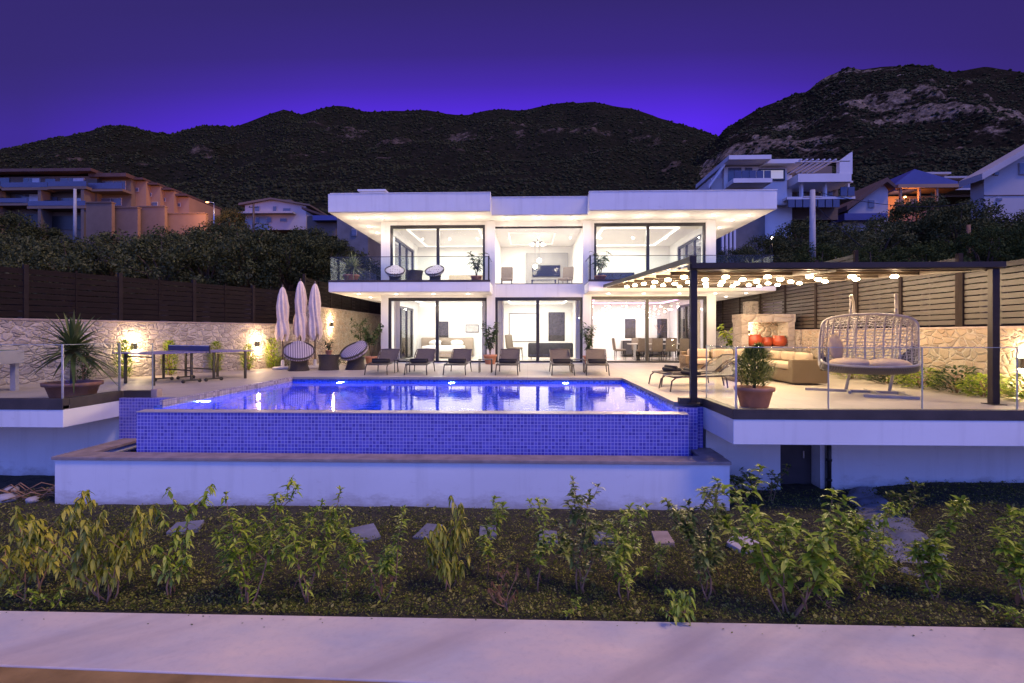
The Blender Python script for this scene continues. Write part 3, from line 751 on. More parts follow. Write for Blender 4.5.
# roof with recessed middle, rooftop box and downlights
rf = MB().box(-7.7,-1.43,19.8,32,5.9,6.6).box(2.32,9.34,19.8,32,5.9,6.6).box(-1.43,2.32,20.45,32,5.895,6.58)
ROOF = HP(rf, 'roof', WHITE, bevel=.012)
HP(MB().box(-7.66,-1.45,19.84,31.9,5.885,5.899).box(2.34,9.3,19.84,31.9,5.885,5.899).box(-1.45,2.34,20.49,31.9,5.878,5.884), 'soffit', SOFFIT, ROOF)
HP(MB().box(-7.62,-1.42,19.78,20.0,6.601,6.63).box(2.31,9.36,19.78,20.0,6.601,6.63).box(-1.42,2.31,20.43,20.6,6.581,6.61), 'roof_trim', WHITE, ROOF, .004)
HP(MB().prism([(-7.25,6.6),(-5.95,6.6),(-6.15,7.3),(-7.15,7.3)],22,24,'y'), 'roof_box', WHITE, ROOF, .01)
HP(MB().box(-7.25,-6.05,21.9,24.1,7.3,7.36), 'roof_box_cap', WHITE, ROOF)
def downlight(x, y, z, parent, power=7):
    HP(MB().tube([(x,y,z-.012),(x,y,z+.004)], .055, 14), 'downlight', LAMP_SOFT, parent)
    light('downlight_glow', (x, y-21.5, z-.55), power*2.2, (1,.79,.6), .05, parent=H)
for x in (-6.9,-5.85,-4.57,-3.4,-2.2,3.1,4.5,5.9,7.3,8.68): downlight(x, 20.75, 5.884, ROOF, 9)
for x in (-.8,.44,1.8): downlight(x, 20.95, 5.877, ROOF, 8)
for x, y in ((-6.92,22.4),(-6.97,23.8),(-6.97,25.6),(8.37,21.6),(8.4,23.1),(8.4,25.2)): downlight(x, y, 5.884, ROOF, 8)

# balconies with frameless glass
def balcony(x0,x1,sidex0,sidex1,lights):
    B = HP(MB().box(x0,x1,19.8,21.35,2.83,3.2).box(sidex0,sidex1,21.35,29,2.83,3.2), 'balcony', WHITE, bevel=.01)
    HP(MB().box(x0+.03,x1-.03,19.84,21.34,2.818,2.829).box(sidex0+.02,sidex1-.02,21.34,28.9,2.818,2.829), 'soffit', SOFFIT, B)
    HP(MB().box(x0-.004,x1+.004,19.79,19.9,3.2,3.28).box(x0+.01,x1-.01,19.9,21.35,3.2,3.225).box(sidex0+.01,sidex1-.01,21.35,28.9,3.2,3.225), 'floor_edge', KERB, B)
    for x, y in lights: downlight(x, y, 2.817, B, 5)
    return B
B1 = balcony(-7.68,-1.45,-7.68,-6.15,[(-6.8,20.7),(-5.3,20.8),(-3.8,20.8),(-2.4,20.8),(-6.9,22.6),(-6.9,24.4)])
B2 = balcony(2.3,9.3,7.7,9.3,[(3.2,20.8),(4.6,20.8),(6.0,20.8),(7.4,20.8),(8.6,20.8),(8.5,22.6),(8.5,24.6)])
def rail(B, pts, h0=3.28, h1=4.17):
    for a, c in zip(pts, pts[1:]):
        a = Vector((*a,0)); c = Vector((*c,0)); n = max(1, round((c-a).length/1.7))
        for k in range(n):
            p = a+(c-a)*(k/n); q = a+(c-a)*((k+1)/n); d = (q-p).normalized()*.008
            HP(MB().bar(p+d+Vector((0,0,(h0+h1)/2)), q-d+Vector((0,0,(h0+h1)/2)), .016, h1-h0), 'glass_panel', BALGLASS, B)
        HP(MB().bar(a+Vector((0,0,h1+.01)), c+Vector((0,0,h1+.01)), .03, .02), 'handrail', DARKMETAL, B)
rail(B1, [(-7.62,28.8),(-7.62,19.86),(-1.5,19.86),(-1.5,21.34)])
rail(B2, [(2.36,21.34),(2.36,19.86),(9.24,19.86),(9.24,28.8)])
for a_, b_ in ((-1.53,B1),(2.33,B2)): HP(MB().box(a_,a_+.06,19.83,19.89,3.28,4.2), 'rail_post', DARKMETAL, b_)
# ------------------------------------------------------------------ side walls and fences
FPOST = M('fence_post_paint', (.03,.022,.019), .8, .2, 3, .1, 40, spec=.1)
def wall_run(name, label, A, B, h, th, m, capm=None):
    A = Vector((*A,0)); B = Vector((*B,0)); o = thing(name, label, 'wall', A)
    d = B-A; L = d.length; o.rotation_euler = (0,0,math.atan2(d.y,d.x))
    # sheet with small real relief on the faces
    MB().box(0,L,-th/2,th/2,-.02,h-.05).build('stonework', m, o)
    MB().box(0,L,-th/2-.02,th/2+.02,h-.05,h).build('cap', capm or COPING, o, .01)
    return o
def fence_run(label, A, B, z0, z1, n, m, slat=.13, gap=.02):
    A = Vector((*A,0)); B = Vector((*B,0)); o = thing('slat_fence', label, 'fence', A+Vector((0,0,z0)))
    d = B-A; L = d.length; o.rotation_euler = (0,0,math.atan2(d.y,d.x)); h = z1-z0
    for k in range(n):
        a = L*k/n+.05; c = L*(k+1)/n-.05; mb = MB(); z = .04
        while z+slat < h-.03:
            mb.box(a,c,-.018,.018,z,z+slat); z += slat+gap
        mb.box((a+c)/2-.02,(a+c)/2+.02,-.035,-.02,.02,h-.02)
        mb.build('slat_panel', m, o)
    for k in range(n+1):
        x = L*k/n; MB().box(x-.05,x+.05,-.05,.05,0,h+.02).build('post', FPOST, o, .004)
    return o
LA, LB = (-15.9,5.1), (-8.62,19.55)
wall_run('stone_wall', 'rubble stone garden wall behind the table tennis table', LA, LB, 1.58, .36, STONE_L)
fence_run('dark slat fence on the rubble wall behind the table tennis table', LA, LB, 1.58, 2.88, 8, SLAT)
wall_run('stone_wall', 'taller stone wall running behind the closed umbrellas beside the house', (-8.6,19.75), (-8.6,33), 2.32, .36, STONE_R)
fence_run('dark slat fence on the taller wall beside the house', (-8.6,19.75), (-8.6,33), 2.32, 3.5, 5, SLAT)
wall_run('stone_wall', 'honey coloured stone wall behind the hanging chair', (9.45,6.5), (9.45,17.9), 1.36, .36, STONE_R)
fence_run('brown timber slat fence on the honey stone wall, lowest step nearest the camera', (9.45,6.3), (9.45,11.6), 1.37, 2.68, 3, SLAT_R, .1, .025)
fence_run('brown timber slat fence on the honey stone wall, middle step behind the hanging chair', (9.45,11.7), (9.45,15.2), 1.37, 2.95, 2, SLAT_R, .1, .025)
fence_run('brown timber slat fence, tallest step beside the barbecue niche', (9.45,15.3), (9.45,27.5), 1.37, 3.6, 6, SLAT_R, .1, .025)
wall_run('stone_wall', 'plain stone wall behind the outdoor kitchen', (9.45,18.0), (9.45,33), 1.36, .36, STONE_L)

# wall lamps throwing light up and down
LAMPBOX = M('black_lamp_body', (.02,.02,.02), .4, .1, 5, .02)
def sconce(label, p, face, power):
    o = thing('wall_lamp', label, 'wall lamp', p, face, 'up and down wall lamps'); 
    MB().box(-.05,.05,-.11,0,-.1,.1).build('body', LAMPBOX, o, .005)
    for s in (-1,1):
        MB().tube([(0,-.06,s*.1),(0,-.06,s*.125)], .04, 12).build('lamp', LAMP, o)
        light('lamp_light', (0,-.13,s*.2), power*2.8, (1,.68,.38), .04, parent=o)
    return o
wd = math.atan2(LB[1]-LA[1], LB[0]-LA[0])
def on_wall(t, off): 
    x = LA[0]+(LB[0]-LA[0])*t; y = LA[1]+(LB[1]-LA[1])*t
    return Vector((x+math.sin(wd)*off, y-math.cos(wd)*off, 0))
for t_, lb in ((.64,'wall lamp on the rubble wall between the yucca and the table tennis table'),(.875,'wall lamp on the rubble wall between the table tennis table and the umbrellas')):
    p = on_wall(t_, .185); p.z = .86; sconce(lb, p, wd, 11)
sconce('wall lamp high on the tall stone wall just right of the closed umbrellas', (-8.41,21.9,1.62), math.pi/2, 16)
sconce('wall lamp on the honey stone wall at the far right beyond the pergola post', (9.26,10.0,.66), -math.pi/2, 12)

# ------------------------------------------------------------------ loungers
def make_lounger():
    o = thing('sun_lounger', 'x', 'sun lounger', (0,0,0), 0, 'sun loungers around the pool')   # feet at -y
    W = .31
    fr = MB()
    for s in (-1,1):
        fr.tube([(s*W,-.95,.30),(s*W,.35,.34)], .018, 8)
    fr.tube([(-W,-.95,.30),(W,-.95,.30)], .016, 8); fr.tube([(-W,.3,.335),(W,.3,.335)], .016, 8)
    fr.build('frame', LFRAME, o)
    for s in (-1,1):
        MB().tube([(s*W,-.72,.31),(s*W,-.9,.29),(s*W,-.99,.22),(s*(W+.02),-1.03,.0)], [.018,.018,.017,.015], 8).build('leg', LFRAME, o)
        MB().tube([(s*W,.25,.33),(s*W,.4,.31),(s*W,.5,.22),(s*(W+.02),.54,0)], [.018,.018,.017,.015], 8).build('leg', LFRAME, o)
    st = MB(); n = 10
    Ls = []; Rs = []
    for i in range(n+1):
        y = -.95+1.28*i/n; z = .31+.03*i/n-.025*math.sin(math.pi*i/n); Ls.append((-W+.02,y,z)); Rs.append((W-.02,y,z))
    st.strip(Rs, Ls); st.strip([(x,y,z-.012) for x,y,z in Ls], [(x,y,z-.012) for x,y,z in Rs])
    st.build('seat', SLING, o)
    bk = MB(); by, bz = .92, .70
    L2 = []; R2 = []
    for i in range(9):
        f = i/8; y = .33+(by-.33)*f-.03*math.sin(math.pi*f); z = .345+(bz-.345)*f-.02*math.sin(math.pi*f)
        L2.append((-W+.02,y,z)); R2.append((W-.02,y,z))
    bk.strip(R2, L2); bk.strip([(x,y+.012,z-.008) for x,y,z in L2], [(x,y+.012,z-.008) for x,y,z in R2])
    for s in (-1,1): bk.tube([(s*W,.31,.335),(s*W,.56,.55),(s*W,by,bz)], .017, 8)
    bk.tube([(-W,by,bz),(0,by+.01,bz+.012),(W,by,bz)], .016, 8); bk.tube([(-W,.6,.6),(-W+.03,.85,.335),(W-.03,.85,.335),(W,.6,.6)], .011, 6)
    bk.build('backrest', SLING, o)
    return o
lg = make_lounger()
tw = thing('folded_towel', 'x', 'towel', (0,0,0), 0, 'folded black towels on the loungers')
MB().pad(-.26,.26,-.13,.13,0,.085,.035).build('towel', TOWEL, tw); MB().tube([(-.27,-.02,.1),(.27,-.02,.1)], .035, 10).build('towel_roll', TOWEL, tw)
rows = [(-4.5,0.04,'first lounger from the left behind the pool, nearest the terracotta pot by the bedroom'),
        (-3.32,.03,'second lounger from the left behind the pool, in front of the bed'),
        (-2.15,0,'third lounger from the left behind the pool, at the right edge of the bedroom window'),
        (-.60,-.02,'fourth lounger from the left behind the pool, in front of the living room armchair'),
        (1.02,.0,'fifth lounger from the left behind the pool, in front of the dark sofa'),
        (2.12,-.1,'sixth lounger from the left behind the pool, angled at its back right corner')]
for x, rz, lb in rows:
    again(lg, lb, (x,16.15,0), rz); again(tw, 'black folded towel on the '+lb.split(' behind')[0].replace('first lounger','first back row lounger'), (x+.4*math.sin(rz),15.75,.325), rz)
again(lg, 'lounger right of the pool lying along the terrace, farther from the camera', (3.98,12.5,0), rad(-78)); again(tw, 'black folded towel on the farther lounger right of the pool', (3.4,12.42,.33), rad(-78))
again(lg, 'lounger right of the pool beside the pergola post, nearer the camera', (3.95,11.35,0), rad(-84)); again(tw, 'black folded towel on the nearer lounger by the pergola post', (3.5,11.3,.33), rad(-84))
def side_table():
    o = thing('side_table', 'x', 'side table', (0,0,0), 0, 'small dark side tables between loungers')
    MB().box(-.22,.22,-.22,.22,.40,.42).build('table_top', LFRAME, o, .004)
    for a in (-1,1):
        for c in (-1,1): MB().tube([(a*.19,c*.19,.4),(a*.19,c*.19,0)], .014, 8).build('leg', LFRAME, o)
    return o
stb = side_table()
for x, y, lb in ((-3.92,16.1,'side table between the two leftmost loungers'),(-1.33,16.3,'side table beside the tall pot plant left of the living room'),(1.56,16.3,'side table between the two rightmost back loungers')): again(stb, lb, (x,y,0))

# ------------------------------------------------------------------ closed umbrellas
def umbrella(label, loc, seed, h, rz):
    o = thing('closed_umbrella', label, 'umbrella', loc, rz, 'closed cream umbrellas by the stone wall'); rnd = random.Random(seed)
    MB().tube([(0,0,.05),(0,0,h-.1)], .024, 10).build('pole', WOOD, o)
    MB().lathe([(.0,h+.08),(.03,h+.05),(.02,h),(.03,h-.03)], n=10).build('finial', WOOD, o)
    b0 = 1.08; n = 48
    prof = [(.03,h-.02),(.08,h-.1),(.13,h-.32),(.165,h-.7),(.16,h-.95),(.145,h-1.15),(.16,h-1.25),(.185,h-1.4),(.19,b0+.12),(.15,b0)]
    vs = []; fs = []
    for i, (r, z) in enumerate(prof):
        for k in range(n):
            t = 2*math.pi*k/n; f = 1+(.26*math.cos(8*t+seed)+.10*math.sin(13*t+i*.3+seed))*min(1,i/3); tw = .12*i
            zz = z+(rnd.uniform(-.05,.05)+.13*math.cos(4*t+seed) if i == len(prof)-1 else 0)
            vs.append((r*f*math.cos(t+tw), r*f*math.sin(t+tw), zz))
    fs = [(i*n+k,i*n+(k+1)%n,(i+1)*n+(k+1)%n,(i+1)*n+k)[::-1] for i in range(len(prof)-1) for k in range(n)]
    MB().add(vs, fs, True).build('canopy', UMB, o)
    MB().tube([(.165*math.cos(a),.165*math.sin(a),h-1.17) for a in [k*.4 for k in range(17)]], .012, 6).build('tie_strap', UMB, o)
    MB().lathe([(.34,0),(.34,.05),(.3,.08),(.06,.1),(.05,.3),(.03,.32)], n=24).build('base', M('pale_stone_base', (.5,.47,.43), .8), o)
umbrella('closed cream umbrella, leftmost and lowest of the three by the wall', (-8.42,17.6,0), 1, 2.84, .2)
umbrella('closed cream umbrella, middle and tallest of the three by the wall', (-7.95,17.95,0), 2, 3.08, 1.2)
umbrella('closed cream umbrella, rightmost of the three by the wall', (-7.5,18.1,0), 3, 3.0, 2.1)

# ------------------------------------------------------------------ wicker barrel chairs, planter table
STRIPE = None
def stripe_mat(name, c1, c2, sc):
    m, t, b = newmat(name); wv = t.n('ShaderNodeTexWave', Vector=obj(t), Scale=sc, bands_direction='X', Distortion=.3)
    t.set(b.inputs['Base Color'], t.mix(t.math('GREATER_THAN', wv.outputs[1], .5), c1, c2)); b.inputs['Roughness'].default_value = .9
    bp = t.n('ShaderNodeBump', Strength=.3, Distance=.005, Height=t.noise(obj(t), 120, 3)); t.set(b.inputs['Normal'], bp); return m
STRIPE = stripe_mat('striped_cushion', (.5,.43,.42), (.2,.16,.19), 4.5)
def dots_mat():
    m, t, b = newmat('dotted_cushion'); v = t.n('ShaderNodeTexVoronoi', Vector=obj(t), Scale=9, Randomness=.25)
    t.set(b.inputs['Base Color'], t.mix(t.math('LESS_THAN', v.outputs['Distance'], .25), (.8,.74,.66), (.2,.1,.08))); b.inputs['Roughness'].default_value = .9; return m
DOTS = dots_mat()
def barrel_chair(cush):
    o = thing('wicker_chair', 'x', 'armchair', (0,0,0))
    MB().lathe([(.33,0),(.34,.03),(.28,.2),(.27,.3),(.31,.40),(.29,.42),(0,.42)], n=28).build('base', WICK_D, o)
    T = Matrix.Translation((0,.02,.50)) @ Matrix.Rotation(rad(34),4,'X')
    bw = MB().lathe([(.0,-.10),(.2,-.09),(.36,.0),(.46,.12),(.50,.22),(.48,.24),(.44,.15),(.34,.05),(.2,-.03),(0,-.05)], n=36); bw.move(T); bw.build('backrest', WICK_D, o)
    c = MB(); c.blob((0,0,.14), (.49,.49,.15), 26, 10, .015, random.Random(2)); c.move(T); c.build('cushion', cush, o)
    c = MB(); c.blob((0,0,0), (.27,.1,.2), 16, 10); c.move(Matrix.Translation((0,.2,.80)) @ Matrix.Rotation(rad(-30),4,'X')); c.build('back_cushion', cush, o)
    return o
a = barrel_chair(STRIPE)
again(a, 'round wicker armchair with striped cushions in front of the closed umbrellas', (-7.55,16.9,0), rad(25)); a['group'] = 'wicker armchairs on the terrace'
again(a, 'round wicker armchair with striped cushions right of the wicker planter', (-5.85,17.5,0), rad(-25))
b_ = barrel_chair(DOTS)
again(b_, 'balcony wicker armchair with spotted cushion near the yucca', (-5.35,20.75,3.225), rad(12), .8); b_['group'] = 'wicker armchairs on the balcony'
again(b_, 'balcony wicker armchair with spotted cushion in front of the window mullion', (-3.72,20.75,3.225), rad(-10), .8)
def wicker_table(label, loc):
    o = thing('wicker_table', label, 'side table', loc)
    MB().lathe([(.34,0),(.33,.05),(.3,.25),(.34,.46),(.35,.5),(0,.5)], n=26).build('base', WICK_D, o)
    MB().tube([(0,0,.5),(0,0,.515)], .36, 26).build('table_top', M('smoked_glass_top', (.05,.05,.05), .1, .1, 3, 0), o)
wicker_table('low round wicker table between the balcony armchairs', (-4.55,20.7,3.225))
wicker_table('round wicker table holding a small plant between the terrace armchairs', (-6.7,17.3,0))

# ------------------------------------------------------------------ table tennis table and games table
PING = M('violet_blue_table_top', (.12,.1,.3), .35, .06, 2, .02)
LINE = M('white_line', (.75,.74,.75), .5, .02, 3, 0)
tt = thing('table_tennis_table', 'blue table tennis table on black legs along the rubble wall', 'table tennis table', (-8.75,13.15,0), wd-rad(90))
for s in (-1,1):
    tp = MB().box(-.7625,.7625, *( (.006,1.37) if s > 0 else (-1.37,-.006)), .735,.76).build('table_top', PING, tt, .003)
    e = MB()
    for x in (-.7525,0,.7525): e.box(x-.01,x+.01, *((.02,1.36) if s > 0 else (-1.36,-.02)), .7605,.762)
    e.box(-.74,.74,*((1.345,1.365) if s > 0 else (-1.365,-1.345)),.763,.764); e.build('court_line', LINE, tp)
    for x in (-.62,.62):
        MB().bar((x,s*1.15,.73),(x,s*1.15,0),.05).build('leg', DARKMETAL, tt)
        MB().bar((x,s*.28,.73),(x,s*.28,.05),.045).bar((x,s*.28-.22,.06),(x,s*.28+.22,.06),.035).build('leg', DARKMETAL, tt)
        for q in (-.2,.2): MB().tube([(x-.012,s*.28+q,.045),(x+.012,s*.28+q,.045)], .045, 14).build('wheel', LAMPBOX, tt)
    MB().bar((-.62,s*1.15,.66),(.62,s*1.15,.66),.03).bar((-.62,s*.28,.3),(.62,s*.28,.3),.03).build('cross_bar', DARKMETAL, tt)
net = MB().box(-.9,.9,-.003,.003,.77,.90).build('net', M('dark_net', (.1,.09,.14), .9, .2, 60, .3), tt)
MB().box(-.9,.9,-.006,.006,.9,.912).build('net_tape', LINE, net)
for x in (-.91,.91): MB().bar((x,0,.72),(x,0,.92),.025).build('net_post', DARKMETAL, tt)
GREY = M('grey_laminate', (.36,.34,.4), .5, .1, 3, .05)
g = thing('games_table', 'grey table football cabinet on square legs at the left edge', 'games table', (-11.15,10.45,0), rad(10))
MB().box(-.7,.38,-.36,.36,.58,.86).build('cabinet', GREY, g, .01)
MB().box(-.62,.30,-.28,.28,.861,.866).build('playfield', M('green_playfield', (.05,.16,.07), .6), g)
for x in (-.58,.26):
    for y in (-.26,.26): MB().bar((x,y,.58),(x,y,0),.1).build('leg', GREY, g)
for k in range(6): MB().tube([(-.5+k*.14,-.5,.78),(-.5+k*.14,.5,.78)], .012, 8).build('rod', STEEL, g)

# ------------------------------------------------------------------ pergola with lamps
pg = thing('pergola', 'dark metal pergola with rows of lit lamps over the right terrace', 'pergola', (3.0,9.15,0))
def PL(mb, name, m, parent=None, bevel=0): return mb.move(Matrix.Translation((-3.0,-9.15,0))).build(name, m, parent or pg, bevel)
def pz(y): return 2.36+(y-9.15)*.06
for x, wd_ in ((2.88,.11),(7.97,.12)):
    PL(MB().box(x-wd_/2,x+wd_/2,9.1,9.21,0,2.315), 'post', PERGMETAL, None, .006)
    PL(MB().box(x-wd_/2-.05,x+wd_/2+.05,9.02,9.28,0,.012), 'base_plate', PERGMETAL)
PL(MB().box(2.8,8.1,9.08,9.24,2.317,2.42), 'front_beam', PERGMETAL, None, .008)
PL(MB().box(2.82,8.08,9.04,9.079,2.335,2.43), 'gutter', PERGMETAL)
YB = 19.7
for x in (2.88,5.45,7.99):
    PL(MB().bar((x,9.3,pz(9.3)+(.14 if x < 3 else -.01)),(x,YB,pz(YB)+(.02 if x < 3 else -.01)),.09,.11), 'rail', PERGMETAL)
    if x < 3: PL(MB().box(x-.06,x+.06,9.16,9.299,2.435,2.57), 'rail_end_cap', PERGMETAL, None, .01)
FABRIC = M('taupe_pergola_fabric', (.42,.34,.27), .85, .08, 2, .1, 60)
for k in range(9):
    y = 9.6+k*1.24
    if k < 9 and y < YB: PL(MB().bar((2.95,y,pz(y)-.01),(7.94,y,pz(y)-.01),.07,.08), 'cross_bar', PERGMETAL)
cv = MB(); n = 36
L = []; Rr = []
for i in range(n+1):
    y = 9.35+(YB-9.35)*i/n; z = pz(y)+.065-.03*abs(math.sin((y-9.6)/1.24*math.pi)); L.append((2.95,y,z)); Rr.append((7.93,y,z))
cv.strip(Rr, L); PL(cv, 'fabric_roof', FABRIC)
for i in range(6):
    for j in range(6):
        x = 3.22+.85*j; y = 10.84+1.24*i; z = pz(y)-.09
        PL(MB().box(x-.03,x+.03,y-.03,y+.03,z-.005,z+.16) if False else MB().lathe([(0,-.03),(.045,-.026),(.07,-.01),(.075,.01),(.06,.028),(.045,.04)], (x,y,z), 16), 'lamp', LAMP)
        light('lamp_light', (x-3.0,y-9.15,z-.16), 40, (1,.72,.43), .06, parent=pg)

# ------------------------------------------------------------------ hanging egg chair
hc = thing('hanging_chair', 'double hanging egg chair of woven grey rattan with tan cushion', 'hanging chair', (6.75,10.55,0), rad(-26))
FR = M('grey_powder_coated_steel', (.36,.33,.3), .4, .12, 6, .03)
st = MB()
st.bar((-1.25,.42,.03),(.75,.42,.03),.08,.05).bar((-.15,-.62,.03),(.85,-.62,.03),.08,.05).bar((-.35,-.0,.03),(-.35,.9,.03),.06,.05)
st.bar((.25,-.62,.03),(.05,.9,.03),.06,.05).bar((.75,-.6,.03),(.62,.9,.03),.06,.05)
st.build('base', FR, hc)
for x in (-.34,.52):
    MB().tube([(x-.05,.42,.05),(x+.06,.62,.45),(x+.14,.80,1.0),(x+.16,.82,1.5),(x+.12,.6,1.86),(x+.05,.25,1.99),(x,.0,1.97),(x,-.02,1.9)], [.035,.034,.032,.03,.028,.026,.024,.02], 10).build('upright', FR, hc)
    MB().tube([(x,-.02,1.92),(x,-.02,1.66)], .016, 8).tube([(x,-.02,1.70),(x,-.02,1.6)], .026, 8).build('hanger', FR, hc)
def shell(u, v):       # u across -1..1, v from the front lip under the seat (0) up the back to the top arch (1)
    a = u*rad(88)
    wx = .93*(math.sin(a)) ; 
    prof = [(-.46,.57),(-.28,.44),(.04,.40),(.36,.5),(.50,.8),(.46,1.15),(.25,1.47),(-.05,1.60)]
    f = v*(len(prof)-1); i = min(int(f), len(prof)-2); f -= i
    p0 = prof[max(i-1,0)]; p1 = prof[i]; p2 = prof[i+1]; p3 = prof[min(i+2,len(prof)-1)]
    def cr(a,b,c,d): return .5*((2*b)+(-a+c)*f+(2*a-5*b+4*c-d)*f*f+(-a+3*b-3*c+d)*f**3)
    y = cr(p0[0],p1[0],p2[0],p3[0]); z = cr(p0[1],p1[1],p2[1],p3[1])
    k = abs(math.cos(a))**.36
    zc = .98
    return Vector((wx*(1+.04*math.sin(v*3.1)), y*k-.06*(1-k), zc+(z-zc)*(k*.72+.28)*(1 if z > zc else (.62+.38*k)/(k*.72+.28))))
lat = MB()
for i in range(17):
    u = -1+2*i/16; lat.tube([shell(u, .30+.70*k/12) for k in range(13)], .015 if i % 2 else .022, 5, False)
for j in range(22):
    v = .42+.58*j/21; lat.tube([shell(-1+2*k/22, v)+Vector((0,0,.012*math.sin(k*2.2+j))) for k in range(23)], .010, 5, False)
for j in range(34):   # woven diagonal strands
    u0 = -1+j*.058; lat.tube([shell(max(-1,min(1,u0+.4*k/8)), .45+.5*k/8) for k in range(9)], .008, 4, False)
lat.build('woven_back', WICK_S, hc)
sb = MB(); nu, nv = 26, 10; vs = [shell(-1+2*a/nu, (.47+.3*max(0,(2*a/nu-1))**2+.12*max(0,(1-2*a/nu))**2)*b/nv) for b in range(nv+1) for a in range(nu+1)]
fs = [(b*(nu+1)+a, b*(nu+1)+a+1, (b+1)*(nu+1)+a+1, (b+1)*(nu+1)+a) for b in range(nv) for a in range(nu)]
sb.add(vs, fs, True); sb.add([v_+Vector((0,.0,.018)) for v_ in vs], [f[::-1] for f in fs], True)
sb.build('seat_shell', weavemat('grey_woven_shell', (.1,.09,.085), (.3,.28,.26), 20), hc)
rim = MB(); pts = [shell(-1+2*k/30, 1) for k in range(31)]+[shell(1, 1-k/12) for k in range(1,13)]+[shell(1-2*k/30, 0) for k in range(1,31)]+[shell(-1, k/12) for k in range(1,13)]
rim.tube(pts, .024, 8); rim.build('rim', FR, hc)
cu = MB()
cu.blob((-.36,-.04,.61),(.44,.33,.12),20,10,.03); cu.blob((.38,-.04,.61),(.44,.33,.12),20,10,.03); cu.build('seat_cushion', CUSH_TAN, hc)
c = MB().blob((0,0,0),(.2,.09,.27),16,10,.02); c.move(Matrix.Translation((-.62,.22,.93)) @ Matrix.Rotation(rad(35),4,'Z') @ Matrix.Rotation(rad(-14),4,'X'))
tag(c.build('throw_pillow', CUSHION), 'cream pillow leaning in the left end of the hanging chair', 'pillow'); 
po = bpy.data.objects['throw_pillow']; po.location = (6.75,10.55,0); po.rotation_euler = (0,0,rad(-26))

hc.scale = (.86,.86,1); po.scale = (.86,.86,1)
# ------------------------------------------------------------------ wicker sofa set
sf = thing('corner_sofa', 'honey wicker corner sofa with cream cushions under the pergola', 'sofa', (6.0,14.5,0))
def SF(mb, name, m, bevel=0): return mb.move(Matrix.Translation((-6.0,-14.5,0))).build(name, m, sf, bevel)
SF(MB().box(4.5,7.05,14.75,15.6,.04,.34), 'base', WICK_G, .02); SF(MB().box(6.25,7.05,12.45,14.74,.04,.34), 'base', WICK_G, .02)
SF(MB().box(4.5,7.05,15.4,15.6,.345,.70), 'backrest', WICK_G, .03); SF(MB().box(6.87,7.05,12.45,15.39,.345,.68), 'backrest', WICK_G, .03)
SF(MB().box(4.42,4.6,14.75,15.39,.345,.6), 'armrest', WICK_G, .03); SF(MB().box(6.2,6.86,12.4,12.62,.04,.60), 'armrest', WICK_G, .03)
for x in (4.62,5.3,5.98): SF(MB().pad(x,x+.66,14.72,15.38,.35,.50,.05), 'seat_cushion', CUSHION); SF(MB().pad(x+.02,x+.64,15.2,15.39,.505,.78,.07), 'back_cushion', CUSHION)
for y in (12.65,13.35,14.05): SF(MB().pad(6.22,6.86,y,y+.66,.35,.50,.05), 'seat_cushion', CUSHION); SF(MB().pad(6.68,6.86,y+.02,y+.64,.505,.76,.07), 'back_cushion', CUSHION)
ct = thing('coffee_table', 'square honey wicker coffee table in front of the corner sofa', 'coffee table', (5.55,13.6,0))
MB().box(-.38,.38,-.38,.38,0,.36).build('base', WICK_G, ct, .02); MB().box(-.42,.42,-.42,.42,.36,.385).build('table_top', WOOD, ct, .006)
# ------------------------------------------------------------------ outdoor kitchen
KST = stonemat('pale_travertine_blocks', (.36,.3,.25), (.44,.37,.31), (.48,.41,.34), 2.2, (.36,.31,.26))
bk = thing('outdoor_kitchen', 'pale stone barbecue niche with lit lamp behind the corner sofa', 'barbecue', (8.3,18.6,0))
def BK(mb, name, m, bevel=0, parent=None): return mb.move(Matrix.Translation((-8.3,-18.6,0))).build(name, m, parent or bk, bevel)
BK(MB().box(7.42,7.66,18.3,19.1,0,1.62), 'pillar', KST, .008); BK(MB().box(9.0,9.24,18.3,19.1,0,1.62), 'pillar', KST, .008)
BK(MB().box(7.40,9.26,18.28,19.12,1.62,1.9), 'lintel', KST, .008)
BK(MB().box(7.66,9.0,18.3,19.1,0,.78), 'counter', KST, .006)
BK(MB().box(7.66,9.0,19.0,19.1,.78,1.62), 'back_panel', STONE_R)
BK(MB().box(8.55,8.98,18.6,18.98,.785,1.12).box(8.6,8.93,18.58,18.598,.83,1.05), 'grill', DARKMETAL, .01)
BK(MB().box(7.85,7.97,18.94,18.998,1.2,1.36), 'lamp_body', LAMPBOX)
BK(MB().tube([(7.91,18.93,1.36),(7.91,18.93,1.38)], .04, 12), 'lamp', LAMP); BK(MB().tube([(7.91,18.93,1.18),(7.91,18.93,1.2)], .04, 12), 'lamp', LAMP)
for z in (1.46,1.1): light('kitchen_lamp_light', (7.91-8.3,18.86-18.6,z), 22, (1,.78,.5), .04, parent=bk)
ORANGE = M('orange_glaze', (.36,.06,.02), .35, .12, 4, .05)
def bowl(label, loc, s):
    o = thing('orange_pot', label, 'pot', loc); o.scale = (s,s,s)
    MB().lathe([(.16,0),(.23,.06),(.27,.18),(.25,.3),(.2,.36),(.22,.39),(.19,.385),(.17,.3),(0,.28)], n=26).build('pot', ORANGE, o)
    MB().tube([(-.26,0,.22),(-.31,0,.26),(-.25,0,.32)], .018, 8).build('handle', ORANGE, o)
bowl('large round orange pot on the barbecue counter, left one below the lamp', (7.92,18.46,.78), 1.05)
bowl('orange pot in the middle of the barbecue counter', (8.36,18.5,.78), .8)
bowl('tall orange pot on the barbecue counter at the right', (8.75,18.42,.78), .95)
MB_ = MB().box(9.0,10.4,21.6,22.1,-1.7,2.55); tag(MB_.build('stone_pillar', STONE_L, None, .02), 'grey stone block rising behind the barbecue niche', 'pillar')
